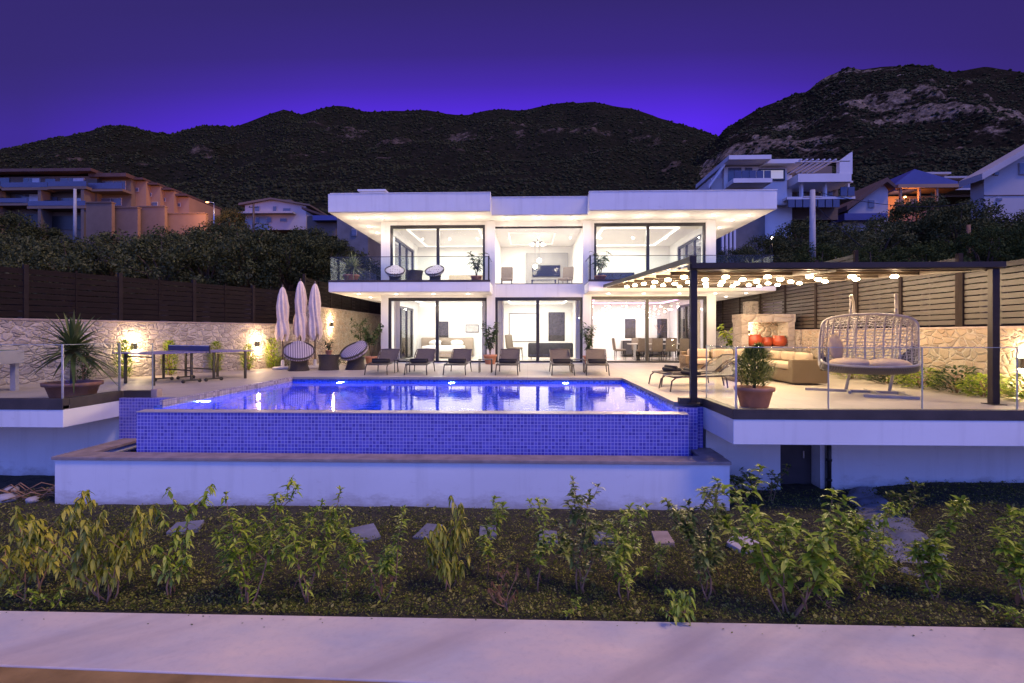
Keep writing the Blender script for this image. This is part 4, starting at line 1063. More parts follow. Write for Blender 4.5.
# ------------------------------------------------------------------ plants
class Leaves:
    def __init__(s): s.V = []; s.F = []
    def leaf(s, p, d, L, W, droop=.3, fold=.25, roll=0.0, seg=3, tip=.0):
        if droop > .5: L = L/(1+.45*(droop-.5))
        d = Vector(d).normalized(); side = d.cross(Vector((0,0,1)))
        side = side.normalized() if side.length > .05 else Vector((1,0,0))
        if roll: side = (Matrix.Rotation(roll, 3, d) @ side)
        up = side.cross(d).normalized(); b = len(s.V); p = Vector(p)
        for i in range(seg+1):
            f = i/seg; q = p+d*(L*f)-Vector((0,0,1))*(droop*L*f*f)
            w_ = W*(math.sin(math.pi*min(1,f*.92+.08))**.8)*.5 if tip == 0 else W*.5*(1-f**tip)
            if i == seg: w_ *= .15
            s.V += [tuple(q+side*w_+up*(fold*w_)), tuple(q), tuple(q-side*w_+up*(fold*w_))]
        for i in range(seg):
            a = b+i*3; s.F += [(a,a+1,a+4,a+3),(a+1,a+2,a+5,a+4)]
    def build(s, name, m, parent=None): return npmesh(name, s.V, s.F, m, parent, True)

LEAF_YEL = leafmat('olive_yellow_leaves', (.12,.16,.02), (.46,.48,.04), (.8,.68,.1), .3, .4, .35)
LEAF_GRN = leafmat('mid_green_leaves', (.08,.15,.018), (.40,.54,.04), (.78,.8,.13), .3, .38, .35)
LEAF_DRK = leafmat('dark_green_leaves', (.05,.08,.018), (.22,.29,.045), (.66,.66,.14), .25, .36, .4)
LEAF_BRT = leafmat('bright_green_leaves', (.10,.19,.02), (.46,.6,.045), (.8,.82,.14), .32, .4, .35)
LEAF_DRY = leafmat('dry_red_brown_leaves', (.16,.08,.04), (.26,.14,.07), (.3,.2,.1), .3, .7)
LEAF_POT = leafmat('pot_plant_leaves', (.035,.07,.025), (.07,.12,.04), (.12,.17,.06), .3, .4)
LEAF_YUC = leafmat('yucca_leaves', (.07,.11,.03), (.14,.19,.06), (.28,.3,.11), .2, .4)
LEAF_OLV = leafmat('olive_tree_leaves', (.05,.06,.02), (.11,.12,.04), (.2,.19,.08), .1, .9)
LEAF_OLD = leafmat('dark_tree_leaves', (.036,.046,.016), (.075,.085,.028), (.14,.14,.05), .1, .9)
LEAF_PIN = leafmat('fresh_green_tree_leaves', (.03,.045,.012), (.06,.085,.02), (.10,.12,.035), .15, .9)

def shrub(label, x, y, h, seed, style, lm, spread=.28, nst=4, nl=150, L=.1, W=.03, droop=.4, bare=.35, extra=None, cat='shrub', z=None, name='shrub', group='young shrubs planted along the path', lean=0):
    rnd = random.Random(seed); z0 = soil_z(x, y)-.02 if z is None else z
    o = thing(name, label, cat, (x, y, z0), 0, group); st = MB(); lv = Leaves(); tips = []
    nst = max(1, nst-2 if style == 'up' else nst-1)
    for k in range(nst):
        a = 2*math.pi*(k/nst)+rnd.uniform(-.9,.9); sp_ = spread*rnd.uniform(.2,1.3); hh = h*rnd.uniform(.55,.95) if k else h
        ox, oy = rnd.uniform(-.06,.06), rnd.uniform(-.05,.05)
        pts = []; wob = rnd.uniform(-.05,.05); w2 = rnd.uniform(-.04,.04)
        for i in range(8):
            f = i/7; g = f**rnd.uniform(.75,1.0)
            pts.append(Vector((ox+math.cos(a)*sp_*g+wob*math.sin(f*5)+w2*math.sin(f*9)+lean*f*f, oy+math.sin(a)*sp_*g*.8+wob*math.cos(f*4), hh*f)))
        st.tube(pts, [(.0095-.0075*i/7)*(h**.5)*rnd.uniform(.85,1.15) for i in range(8)], 6)
        tips.append((pts, hh))
        for q in range(rnd.randint(4,7)):      # side twigs
            i = rnd.randint(2,6); aa = rnd.uniform(0,6.283); ln = h*rnd.uniform(.14,.34)
            e = [pts[i], pts[i]+Vector((math.cos(aa)*ln*.45, math.sin(aa)*ln*.4, ln*.4)), pts[i]+Vector((math.cos(aa)*ln*.75, math.sin(aa)*ln*.65, ln*rnd.uniform(.7,1.0)))]
            st.tube(e, [.0045,.0035,.0015], 5); tips.append((e, ln*1.25))
    tot = sum(q[1] for q in tips)
    for pts, hh in tips:
        n = max(6, int(nl*hh/tot)); main = len(pts) == 8
        for j in range(n):
            f = (bare*.55+(1-bare*.55)*rnd.random()**.8) if main else .3+.7*rnd.random()
            if j < 7: f = 1-.035*j*rnd.random()
            ii = f*(len(pts)-1); i = min(int(ii), len(pts)-2); p = pts[i].lerp(pts[i+1], ii-i)
            az_ = j*2.4+rnd.uniform(-.5,.5); el = rnd.uniform(.05,.75) if style == 'up' else rnd.uniform(-.9,.35)
            if f > .93 and style == 'up': el = rnd.uniform(.35,1.2)
            sc = rnd.uniform(.45,1.2)*(1.05-.25*(f > .95))*(.75 if f < .4 and main else 1)
            lv.leaf(p, (math.cos(az_)*math.cos(el), math.sin(az_)*math.cos(el), math.sin(el)), L*sc, W*sc, droop*rnd.uniform(.5,1.5)*(1.3 if style == 'droop' else 1), .3, rnd.uniform(-.4,.4))
    st.build('stem', STEM, o); lv.build('foliage', lm, o)
    if extra:
        for j in range(extra):
            ex = Leaves()
            p = Vector((rnd.uniform(-spread,spread)*.6, rnd.uniform(-.12,.12), h*rnd.uniform(.15,.5)))
            ex.leaf(p, (rnd.uniform(-.6,.6), rnd.uniform(-.6,.2), -.9), L*1.0, W*1.2, .2, .5)
            ex.build('dead_leaf', LEAF_DRY, o)
    return o
SH = [
 ('leftmost shrub by the path, drooping dull yellow leaves on a bent stem',-5.15,5.22,1.03,'droop',LEAF_YEL,.30,5,230,.15,.042,.9,.42,0),
 ('broad drooping olive-yellow shrub with reddish forked stems, second from the left',-4.25,5.12,1.06,'droop',LEAF_YEL,.42,7,360,.15,.042,.9,.45,0),
 ('thin shrub with a bare arching tip and two crossed stems',-3.62,5.2,.98,'droop',LEAF_GRN,.2,3,110,.14,.045,.5,.35,2),
 ('dense green shrub with long narrow leaves, left of the tallest feathery one',-2.8,5.08,1.07,'up',LEAF_GRN,.22,6,330,.15,.032,.55,.12,0),
 ('tall feathery shrub with pale stems reaching above the basin foot',-2.22,5.2,1.12,'up',LEAF_GRN,.2,6,280,.14,.03,.6,.3,2),
 ('slim green shrub with one large dead brown leaf',-1.5,5.2,1.0,'up',LEAF_GRN,.17,4,190,.13,.032,.5,.12,6),
 ('wilting yellow shrub with hanging leaves in the middle of the bed',-.84,5.5,.92,'droop',LEAF_YEL,.2,5,210,.15,.036,1.2,.4,0),
 ('short upright shoot beside the wilting yellow shrub',-.52,5.9,.82,'up',LEAF_GRN,.1,3,100,.13,.034,.4,.35,0),
 ('dried-out low twig with a few reddish leaves',-.2,5.15,.42,'droop',LEAF_DRY,.14,4,26,.08,.025,.8,.3,4),
 ('sparse thin shrub with a single leafy top and yellow base leaves',.06,5.5,.98,'up',LEAF_GRN,.12,3,100,.13,.038,.45,.42,5),
 ('dark green tall shrub with glossy dense upper leaves',.58,5.5,1.06,'up',LEAF_DRK,.17,5,260,.14,.04,.45,.45,0),
 ('rounded light green shrub leaning right of the dark glossy one',.98,5.35,.98,'up',LEAF_GRN,.2,5,240,.13,.038,.55,.4,2),
 ('full dark-topped shrub in front of the corner of the basin',1.82,5.35,1.12,'up',LEAF_DRK,.24,5,320,.14,.042,.5,.35,3),
 ('large broad-leaved light green shrub, biggest on the right side',2.5,5.08,1.2,'up',LEAF_BRT,.34,7,330,.19,.062,.5,.42,3),
 ('loose bright green shrub in front of the grey cement path',3.38,5.4,.98,'up',LEAF_GRN,.26,5,250,.15,.044,.55,.3,2),
 ('slender shrub with a star-shaped leafy top right of the cement path',4.12,5.42,.98,'up',LEAF_GRN,.15,4,190,.17,.046,.45,.2,0),
 ('rightmost shrub, cut by the picture edge, with upright leaf tips',4.98,5.3,1.0,'up',LEAF_BRT,.22,5,220,.17,.046,.45,.25,2),
 ('low sprig of bright yellow-green leaves lying over the path edge',1.45,4.98,.3,'droop',LEAF_BRT,.16,5,70,.12,.04,.6,.1,0),
 ('small bright weed tuft at the path edge below the two leftmost shrubs',-4.75,5.02,.26,'up',LEAF_BRT,.2,5,60,.1,.028,.5,.05,0),
 ('knee-high seedling between the feathery shrub and the slim shrub with a dead leaf',-1.88,5.35,.5,'up',LEAF_GRN,.12,3,60,.1,.03,.5,.1,0),
 ('low twiggy sprout with yellow tips right of the wilting yellow shrub',-.3,5.75,.4,'up',LEAF_YEL,.14,4,46,.09,.028,.5,.1,0),
 ('thin seedling in front of the reddish beige slab',1.42,5.7,.48,'up',LEAF_GRN,.1,3,50,.1,.03,.5,.15,1),
 ('low leafy sprout between the two bright shrubs in front of the cement path',2.98,5.25,.42,'up',LEAF_GRN,.2,5,80,.11,.036,.5,.05,0),
 ('small pale weed at the path edge below the slender star-topped shrub',4.5,5.06,.24,'up',LEAF_BRT,.18,5,54,.09,.03,.5,.05,0),
 ('tiny seedling at the path edge below the dark-topped shrub',.35,5.02,.2,'up',LEAF_GRN,.08,3,24,.08,.028,.5,.1,0)]
for i, (lb,x,y,h,stl,lm,spd,nst,nl,L,W,dr,bare,ex) in enumerate(SH):
    shrub(lb, x, y, h*1.03, 20+i, stl, lm, spd*1.3, nst, int(nl*(3.3 if stl == 'droop' else 3.0)), L*(.58 if stl == 'droop' else .74), W*(.75 if stl == 'droop' else .8), dr, bare, ex, lean=.12 if i == 2 else 0)
shrub('small dark shrub at the foot of the wall left of the basement door', 3.9,8.6,.62,61,'up',LEAF_DRK,.3,7,420,.09,.035,.4,.05,0,group='dark shrubs at the terrace foot')
shrub('dark round shrub hugging the basin corner', 3.55,8.9,.4,62,'up',LEAF_DRK,.3,6,300,.09,.035,.4,.05,0,group='dark shrubs at the terrace foot')
shrub('small dark shrub on the mound right of the cement path', 5.55,7.9,.5,63,'up',LEAF_DRK,.26,7,380,.09,.035,.4,.05,0,group='dark shrubs at the terrace foot')
# dry cuttings heap left of the basin
rnd = random.Random(4); br = MB()
for k in range(26):
    a = rnd.uniform(-.5,.5); x = rnd.uniform(-.6,.6); y = rnd.uniform(-.3,.3); l = rnd.uniform(.3,.8)
    br.tube([(x-l*.5*math.cos(a),y-l*.5*math.sin(a),.02+rnd.uniform(0,.12)),(x,y,.08+rnd.uniform(0,.16)),(x+l*.5*math.cos(a),y+l*.5*math.sin(a),.02+rnd.uniform(0,.1))], [.012,.01,.005], 5)
dh = br.build('brush_pile', STEM); dh.location = (-8.3,8.5,-1.55); tag(dh, 'tangle of dry cut branches left of the basin', 'branches')
ROCK = M('pale_rubble', (.36,.33,.33), .9, .3, 3, .6, 14)
for k, (x,y,s,lb) in enumerate([(-8.55,8.25,.17,'pale rock beside the dry branches, larger one'),(-8.05,8.2,.11,'small pale rock at the left foot of the basin'),(-8.9,8.7,.13,'grey rock behind the dry branches')]):
    o = MB().blob((0,0,0),(s,s*.7,s*.55),9,6,.22,random.Random(k)).build('rock', ROCK); o.location = (x,y,-1.5); tag(o, lb, 'rock')

def pot(o, r, h, m, z=0):
    MB().lathe([(r*.68,z),(r*.72,z+.01),(r*.93,z+h*.8),(r*1.04,z+h*.82),(r*1.06,z+h),(r*.95,z+h),(r*.9,z+h*.85),(0,z+h*.84)], n=26).build('pot', m, o)
    MB().lathe([(0,z+h*.845),(r*.9,z+h*.86),(0,z+h*.9)], n=16).build('soil', EARTH, o)
def yucca(label, loc, r, h, trunk, heads, L, W, seed, m=TERRA, n=46, grp=None, lm=None):
    o = thing('potted_yucca', label, 'potted plant', loc, 0, grp); rnd = random.Random(seed); pot(o, r, h, m); lv = Leaves()
    for k in range(heads):
        a = k*2.3; c = Vector((math.cos(a)*.1*(heads > 1), math.sin(a)*.1*(heads > 1), h+trunk*(1-.2*k)))
        MB().tube([(c.x*.4,c.y*.4,h*.8),(c.x*.8,c.y*.8,h+trunk*.4),c], [.045,.038,.035], 8).build('trunk', BARK, o)
        for j in range(n):
            az_ = j*2.4+rnd.uniform(-.3,.3); el = 1.35-1.75*(j/n)+rnd.uniform(-.15,.15); s = rnd.uniform(.8,1.1)
            lv.leaf(c+Vector((0,0,-.12*j/n)), (math.cos(az_)*math.cos(el), math.sin(az_)*math.cos(el), math.sin(el)), L*s, W, .18+.25*(j/n), .35, 0, 4, 1.6)
    lv.build('foliage', lm or LEAF_YUC, o); return o
LEAF_YUC_LIT = leafmat('lit_yucca_leaves', (.2,.25,.08), (.34,.38,.14), (.5,.5,.25), .25, .4)  # brighter copy of the yucca leaves, downlight glow put into the colour
yucca('big spiky yucca in a wide terracotta bowl behind the left glass', (-8.22,9.15,0), .42, .34, .62, 1, .86, .085, 3, TERRA_D, 78)
yucca('balcony yucca in a terracotta pot at the left end of the balcony', (-7.0,20.4,3.225), .30, .32, .36, 2, .7, .07, 5, lm=LEAF_YUC_LIT)
yucca('balcony yucca at the far right end of the right balcony', (8.75,20.6,3.225), .24, .26, .2, 1, .75, .06, 6, n=40, lm=LEAF_YUC_LIT)
def leafy(label, loc, r, ph, h, seed, nl, L, W, lm=LEAF_POT, m=TERRA, spread=.3, style='up', bare=.25, droop=.5, name='potted_plant'):
    o = thing(name, label, 'potted plant', loc); pot(o, r, ph, m); rnd = random.Random(seed); st = MB(); lv = Leaves()
    for k in range(6):
        a = k*1.05+rnd.uniform(-.3,.3); pts = [Vector((math.cos(a)*spread*f**1.3, math.sin(a)*spread*f**1.3, ph*.8+(h-ph*.8)*f*(1-.12*(k%3)))) for f in (0,.25,.5,.75,1)]
        st.tube(pts, [.014,.012,.01,.008,.004], 6)
        for j in range(nl//6):
            f = bare+(1-bare)*rnd.random(); ii = f*4; i = min(int(ii),3); p = pts[i].lerp(pts[i+1], ii-i); az_ = j*2.4; el = rnd.uniform(-.2,.8)
            lv.leaf(p, (math.cos(az_)*math.cos(el), math.sin(az_)*math.cos(el), math.sin(el)), L*rnd.uniform(.7,1.15), W, droop, .25, rnd.uniform(-.4,.4))
    st.build('stem', BARK, o); lv.build('foliage', lm, o); return o
leafy('small leafy tree in a terracotta pot at the left corner of the house', (-6.35,20.9,0), .26,.3,1.62,11,260,.2,.085,spread=.42,bare=.5)
leafy('tall ficus in a terracotta pot left of the living room window', (-1.52,20.85,0), .27,.38,1.72,12,280,.2,.08,spread=.3)
leafy('tall slim ficus right of the living room window', (2.42,20.9,0), .22,.34,1.72,13,230,.2,.07,spread=.24)
leafy('bushy pot plant between the house and the barbecue niche', (7.95,20.4,0), .3,.4,1.6,14,230,.26,.1,LEAF_GRN,spread=.5,bare=.4)
leafy('balcony pot plant beside the right end of the left balcony', (-2.05,20.6,3.225), .22,.28,1.2,15,150,.3,.05,spread=.25,bare=.4)
leafy('balcony palm in a terracotta pot at the left end of the right balcony', (2.85,20.6,3.225), .22,.28,1.25,16,150,.32,.05,spread=.28,bare=.45)
leafy('little plant standing on the round wicker planter table', (-6.7,17.3,.515), .11,.14,.5,17,70,.12,.05,spread=.14,bare=.2)
# clipped conifer in a pot
cn = thing('potted_conifer', 'dark conifer in a wide terracotta pot behind the right glass', 'potted plant', (3.74,8.72,0)); pot(cn, .30, .33, TERRA)
lv = Leaves(); rnd = random.Random(31)
for k in range(3200):
    f = rnd.random()**.8; a = rnd.uniform(0,6.283); twin = .07 if k % 2 else -.08
    rr = (.30*math.sin(math.pi*min(1,.16+f*.82))**.8)*(.35+.65*rnd.random()**.5)*(1 if f < .8 else .75)
    top = 1.0 if k % 2 else .9
    p = Vector((twin*f+rr*math.cos(a), rr*math.sin(a), .34+f*.68*top)); el = rnd.uniform(.3,1.2)
    lv.leaf(p, (math.cos(a)*math.cos(el), math.sin(a)*math.cos(el), math.sin(el)), rnd.uniform(.045,.085), .022, .1, .3, 0, 2)
lv.build('foliage', LEAF_DRK, cn); MB().tube([(0,0,.25),(0,0,.85)], [.03,.012], 8).build('trunk', BARK, cn)

# wall-side planting
def wallplant(label, x, y, w_, h, seed, n, lm, L=.13, W=.035, group='columnar bushes along the rubble wall', upright=True):
    o = thing('bush', label, 'bush', (x,y,0), 0, group); rnd = random.Random(seed); lv = Leaves(); st = MB()
    for k in range(5): st.tube([(rnd.uniform(-.04,.04),rnd.uniform(-.04,.04),0),(rnd.uniform(-w_,w_)*.4,rnd.uniform(-.1,.1),h*.5),(rnd.uniform(-w_,w_)*.6,rnd.uniform(-.12,.12),h*.88)], [.012,.009,.003], 5)
    for k in range(n):
        f = rnd.random(); a = rnd.uniform(0,6.283); wd2 = w_*(math.sin(math.pi*(.14+.8*f))**.6)*(.3+.7*rnd.random()**.5)*(1+.35*math.sin(a*3+seed)*.5)
        el = rnd.uniform(.4,1.3) if upright else rnd.uniform(-.1,.9)
        lv.leaf((wd2*math.cos(a), wd2*math.sin(a)*.8, .02+f*h*.93), (math.cos(a)*math.cos(el), math.sin(a)*math.cos(el), math.sin(el)), L*rnd.uniform(.6,1.2), W, .25, .3, 0, 2)
    st.build('stem', STEM, o); lv.build('foliage', lm, o); return o
def wp(t_, off): p = on_wall(t_, off); return p.x, p.y
for t_, w_, h, lm, lb in ((.56,.34,1.0,LEAF_POT,'wide dark bush on the wall directly behind the yucca'),(.617,.24,1.05,LEAF_GRN,'narrow upright bush on the wall left of the table tennis table'),(.69,.22,1.02,LEAF_BRT,'bright narrow bush behind the left half of the table tennis table'),(.775,.22,.98,LEAF_BRT,'bright narrow bush behind the right half of the table tennis table'),(.842,.24,.85,LEAF_GRN,'bush just left of the wall lamp beyond the table tennis table'),(.90,.27,1.1,LEAF_BRT,'tall bush just right of the wall lamp beyond the table tennis table')):
    x, y = wp(t_, .5); wallplant(lb, x, y, w_, h, int(t_*1000), int(520*h), lm)
for x, y, w_, h, lm, lb in ((-7.3,19.6,.45,.4,LEAF_POT,'low green bush behind the wicker planter table'),(-6.7,19.9,.4,.42,LEAF_GRN,'low bush between planter table and house corner'),(-8.7,18.3,.4,.38,LEAF_DRK,'low dark bush at the foot of the leftmost umbrella')):
    wallplant(lb, x, y, w_, h, int(x*77)%97, 320, lm, .11, .045, 'low bushes by the umbrellas', False)
for i, (y, w_, h, lm, lb) in enumerate(((14.3,.5,.42,LEAF_GRN,'low bush at the wall foot just right of the sofa'),(12.9,.45,.4,LEAF_POT,'low bush at the wall foot behind the left end of the hanging chair'),(11.9,.5,.45,LEAF_GRN,'low bush behind the right end of the hanging chair'),(10.9,.55,.55,LEAF_POT,'bushiest low shrub between hanging chair and pergola post'),(10.3,.42,.42,LEAF_BRT,'bright low bush behind the right pergola post'),(9.55,.4,.5,LEAF_GRN,'bush below the wall lamp at the far right'))):
    wallplant(lb, 8.75 if i < 5 else 8.95, y, w_, h, 300+i, 460, lm, .13, .05, 'low bushes at the foot of the honey wall', False)
# small bare tree by the tall wall
o = thing('young_tree', 'thin young tree against the tall stone wall left of the house', 'tree', (-7.05,21.6,0)); rnd = random.Random(8); lv = Leaves(); st = MB()
st.tube([(0,0,0),(.05,0,.7),(0,.05,1.5)], [.03,.025,.015], 7)
for k in range(14):
    a = k*2.4; z = .8+.06*k; e = Vector((math.cos(a)*.4, math.sin(a)*.4, z+.35)); st.tube([(.03,.02,z),e], [.01,.003], 5)
    for j in range(14): 
        p = Vector((.03,.02,z)).lerp(e, rnd.uniform(.3,1)); lv.leaf(p, (rnd.uniform(-1,1),rnd.uniform(-1,1),rnd.uniform(-.3,.6)), .15, .06, .4)
st.build('trunk', BARK, o); lv.build('crown', LEAF_POT, o)
# ------------------------------------------------------------------ rooms
BEDW = M('white_bed_linen', (.8,.77,.73), .95, .04, 4, .3, 30); HEADB = M('taupe_headboard', (.36,.29,.23), .85, .1, 3, .2, 90)
CHAR = M('charcoal_velvet', (.045,.042,.05), .8, .2, 8, .2, 90); BLACK = M('black_gloss', (.012,.012,.014), .12, .1, 3, 0)
GREYP = M('grey_panel', (.3,.29,.28), .6, .06, 2, .05); ARTD = M('dark_picture', (.05,.04,.045), .5, .6, 6, .05); ARTG = M('grey_picture', (.42,.4,.38), .5, .25, 5, .05)
TAUPE = M('taupe_chair_fabric', (.2,.16,.125), .85, .12, 6, .2, 120)
bd = thing('double_bed', 'white double bed with taupe headboard in the ground floor bedroom', 'bed', (-4.25,26.3,.02))
MB().box(-1.0,1.0,-1.0,.95,.05,.3).build('base', HEADB, bd, .01); MB().pad(-.98,.98,-.98,.93,.3,.6,.08).build('mattress', BEDW, bd)
MB().pad(-1.38,1.38,.95,1.06,.05,1.0,.04).build('headboard', HEADB, bd)
for x in (-.55,.55): MB().blob((x,.62,.72),(.36,.2,.17),14,8,.03).build('pillow', BEDW, bd)
MB().blob((0,.5,.72),(.26,.12,.17),14,8,.03).build('bolster', TAUPE, bd)
def picture(label, x, z, w_, h, m, y=27.37, cat='picture', nm='picture'):
    o = thing(nm, label, cat, (x,y,z)); MB().box(-w_/2,w_/2,0,.03,-h/2,h/2).build('frame', BLACK, o, .004); MB().box(-w_/2+.03,w_/2-.03,-.006,-.001,-h/2+.03,h/2-.03).build('canvas', m, o)
    return o
picture('dark narrow picture above the bed', -4.45, 1.45, .5, .85, ARTD); picture('pale grey wide picture right of the bed', -2.95, 1.5, .7, .42, ARTG)
picture('tall grey and black picture on the living room wall', 1.5, 1.6, .85, 1.5, ARTD); picture('dark narrow picture on the dining room wall, left one', 5.35, 1.5, .55, 1.0, ARTD); picture('dark narrow picture on the dining room wall, right one', 7.0, 1.5, .5, 1.0, ARTD)
picture('large bright white screen on the living room wall', -.2, 1.55, 1.6, 1.5, WHITE_IN)
s = thing('sofa', 'dark charcoal sofa seen from behind in the living room', 'sofa', (1.05,24.6,.02))
MB().pad(-1.05,1.05,-.42,.42,.1,.42,.06).build('base', CHAR, s); MB().pad(-1.05,1.05,-.45,-.22,.1,.78,.08).build('backrest', CHAR, s)
for x in (-1.05,.85): MB().pad(x,x+.2,-.42,.42,.1,.62,.06).build('armrest', CHAR, s)
for x in (-.8,-.02): MB().pad(x,x+.76,-.2,.4,.42,.56,.05).build('seat_cushion', CHAR, s)
for x in (-.9,.8):
    for y in (-.35,.35): MB().tube([(x,y,0),(x,y,.1)], .02, 8).build('leg', BLACK, s)
def chair(nm, cat, m):
    c = thing(nm, 'x', cat, (0,0,0))
    MB().pad(-.24,.24,-.24,.24,.42,.51,.04).build('seat', m, c); b = MB().pad(-.24,.24,-.04,.04,.0,.55,.035); b.move(Matrix.Translation((0,-.24,.46)) @ Matrix.Rotation(rad(8),4,'X')); b.build('backrest', m, c)
    for x in (-.2,.2):
        for y in (-.2,.2): MB().tube([(x,y,.43),(x*1.08,y*1.1,0)], [.02,.014], 8).build('leg', BLACK, c)
    return c
dc = chair('dining_chair', 'dining chair', TAUPE); dc['group'] = 'taupe dining chairs'
DT = thing('dining_table', 'long dark dining table with a pale top in the right ground floor room', 'dining table', (5.9,23.6,.02))
MB().box(-1.35,1.35,-.48,.48,.72,.76).build('table_top', M('pale_stone_top', (.55,.5,.45), .3, .1, 2, .02), DT, .006)
for x in (-1.0,1.0): MB().box(x-.08,x+.08,-.35,.35,0,.718).build('leg', BLACK, DT, .006)
for i, (x, y, rz, lb) in enumerate([(4.15,23.6,-90,'dining chair at the left head of the table'),(5.0,23.0,0,'front dining chair nearest the table head, leftmost of the row'),(5.6,23.0,0,'front dining chair second from the left'),(6.2,23.0,0,'front dining chair second from the right'),(6.8,23.0,0,'front dining chair nearest the right window frame'),(5.1,24.3,180,'rear dining chair across the table, left'),(5.9,24.3,180,'rear dining chair across the table, middle'),(6.7,24.3,180,'rear dining chair across the table, right')]):
    again(dc, lb, (x,y,.02), rad(rz))
arm = chair('armchair', 'armchair', TAUPE); again(arm, 'taupe armchair left of the dark sofa', (-.6,23.9,.02), rad(-120), 1.15)
k = thing('sideboard', 'black sideboard along the dining room wall', 'sideboard', (6.0,27.1,.02)); MB().box(-1.15,1.15,-.25,.25,.12,.85).build('body', BLACK, k, .01)
for x in (-.75,0,.75): MB().box(x-.35,x+.35,-.27,-.252,.16,.81).build('door', CHAR, k)
for x in (-1.0,1.0): MB().box(x-.04,x+.04,-.2,.2,0,.118).build('leg', BLACK, k)
v = thing('vase', 'dark vase with twigs on the black sideboard', 'vase', (6.75,27.0,.87)); MB().lathe([(.07,0),(.12,.1),(.1,.25),(.05,.34),(.06,.38),(0,.37)], n=18).build('body', BLACK, v)
tw_ = MB()
for a in range(7): tw_.tube([(0,0,.34),(math.cos(a)*.1,math.sin(a)*.05,.6),(math.cos(a)*.24,math.sin(a)*.1,.8)], .008, 5)
tw_.build('twigs', STEM, v)
# upper rooms
tvw = thing('media_wall', 'grey panelled media wall in the upper middle room', 'media wall', (1.0,27.25,3.25)); MB().box(-1.1,1.1,-.02,.14,0,2.2).build('panel', GREYP, tvw, .004); MB().box(-.85,.85,-.3,-.022,.0,.25).build('shelf', WHITE_IN, tvw, .004)
def tv(label, x, y, z, w_, h): 
    o = thing('television', label, 'television', (x,y,z)); MB().box(-w_/2,w_/2,0,.05,-h/2,h/2).build('casing', LAMPBOX, o, .004); MB().box(-w_/2+.02,w_/2-.02,-.004,-.001,-h/2+.02,h/2-.02).build('screen', BLACK, o)
tv('black television on the grey media wall', .95, 27.17, 4.5, 1.45, .6)
tv('wide dark screen low in the upper right room', 4.6, 27.3, 4.05, 1.9, .75)
ds = thing('desk', 'low dark table below the television in the upper middle room', 'table', (.75,25.0,3.25)); MB().box(-.6,.6,-.3,.3,.5,.54).build('table_top', BLACK, ds)
for x in (-.55,.55): MB().box(x-.03,x+.03,-.28,.28,0,.499).build('leg', BLACK, ds)
again(arm, 'armchair in the upper middle room near its left wall', (-1.0,24.5,3.25), rad(180)); again(arm, 'armchair in the upper middle room right of the low table', (1.75,24.6,3.25), rad(150))
ch = thing('chandelier', 'branching chandelier with glass globes in the upper middle room', 'chandelier', (.45,24.4,5.8)); MB().tube([(0,0,0),(0,0,-.5)], .012, 8).build('rod', BLACK, ch)
a_ = MB()
for q in range(8):
    t_ = q*math.pi/4; a_.tube([(0,0,-.35),(.25*math.cos(t_),.25*math.sin(t_),-.28),(.32*math.cos(t_),.32*math.sin(t_),-.34)], .014, 6)
a_.build('arm', BLACK, ch)
for q in range(8): 
    t_ = q*math.pi/4; MB().blob((.32*math.cos(t_),.32*math.sin(t_),-.39),(.045,.045,.05),10,6).build('lamp', LAMP_SOFT, ch)
for i, (x, z, lb) in enumerate(((.55,4.85,'globe pendant lamp in the upper middle room, upper one'),(.35,4.55,'globe pendant lamp in the upper middle room, lower one'))):
    o = thing('pendant_lamp', lb, 'pendant lamp', (x,25.8,z)); MB().tube([(0,0,.1),(0,0,5.8-z)], .006, 6).build('cord', BLACK, o); MB().blob((0,0,0),(.11,.11,.11),14,10).build('globe', LAMP_SOFT, o)
s2 = thing('sofa', 'cream sofa with rust cushions in the upper right room', 'sofa', (6.2,24.6,3.25)); MB().pad(-.8,.8,-.4,.4,.1,.45,.06).build('base', CUSHION, s2); MB().pad(-.8,.8,.2,.42,.1,.85,.07).build('backrest', CUSHION, s2)
for x in (-.5,0,.5): MB().blob((x,.1,.62),(.22,.1,.2),12,8).build('cushion', CUSH_TAN, s2)
ub = thing('double_bed', 'cream bed against the wall of the upper left room', 'bed', (-3.2,26.2,3.25)); MB().pad(-.9,.9,-1,1,.1,.55,.08).build('mattress', BEDW, ub); MB().pad(-.95,.95,1.0,1.1,0,1.05,.04).build('headboard', CUSHION, ub)
# ------------------------------------------------------------------ houses on the slope
FARW = M('lilac_white_render', (.42,.38,.38), .8, .1, .3, .05, 3); FARB = M('beige_render', (.16,.115,.09), .85, .12, .3, .05, 3)
FARO = M('ochre_render', (.34,.2,.12), .85, .12, .3, .05, 3); FARD = M('dark_roof_tiles', (.10,.055,.045), .85, .2, .5, .2, 3); FARBL = M('blue_roof_sheet', (.05,.06,.22), .5, .15, .4, .05, 3)
FGLASS = M('far_window_glass', (.10,.11,.16), .12, .2, .3, 0); CURTF = M('pale_curtained_window', (.5,.48,.55), .3, .1, 1.5, 0); FRAIL = M('far_glass_rail', (.05,.06,.13), .3, .1, .5, 0)
RETW = M('retaining_wall_render', (.15,.11,.085), .9, .2, .3, .2, 3); GREYST = M('grey_block_wall', (.16,.145,.14), .9, .25, .6, .3, 4)
FARWH = M('white_villa_render', (.66,.62,.62), .8, .08, .3, .05, 3)
def fbox(u0,v0,u1,v1,Y,dep):
    a = at(u0,v1,Y); c = at(u1,v0,Y); return MB().box(a.x,c.x,Y,Y+dep,a.z,c.z)
def far(name, label, cat, u, v, Y, group=None): return thing(name, label, cat, at(u,v,Y), 0, group)
def fp(o, mb, name, m): return mb.move(Matrix.Translation(-o.location)).build(name, m, o)
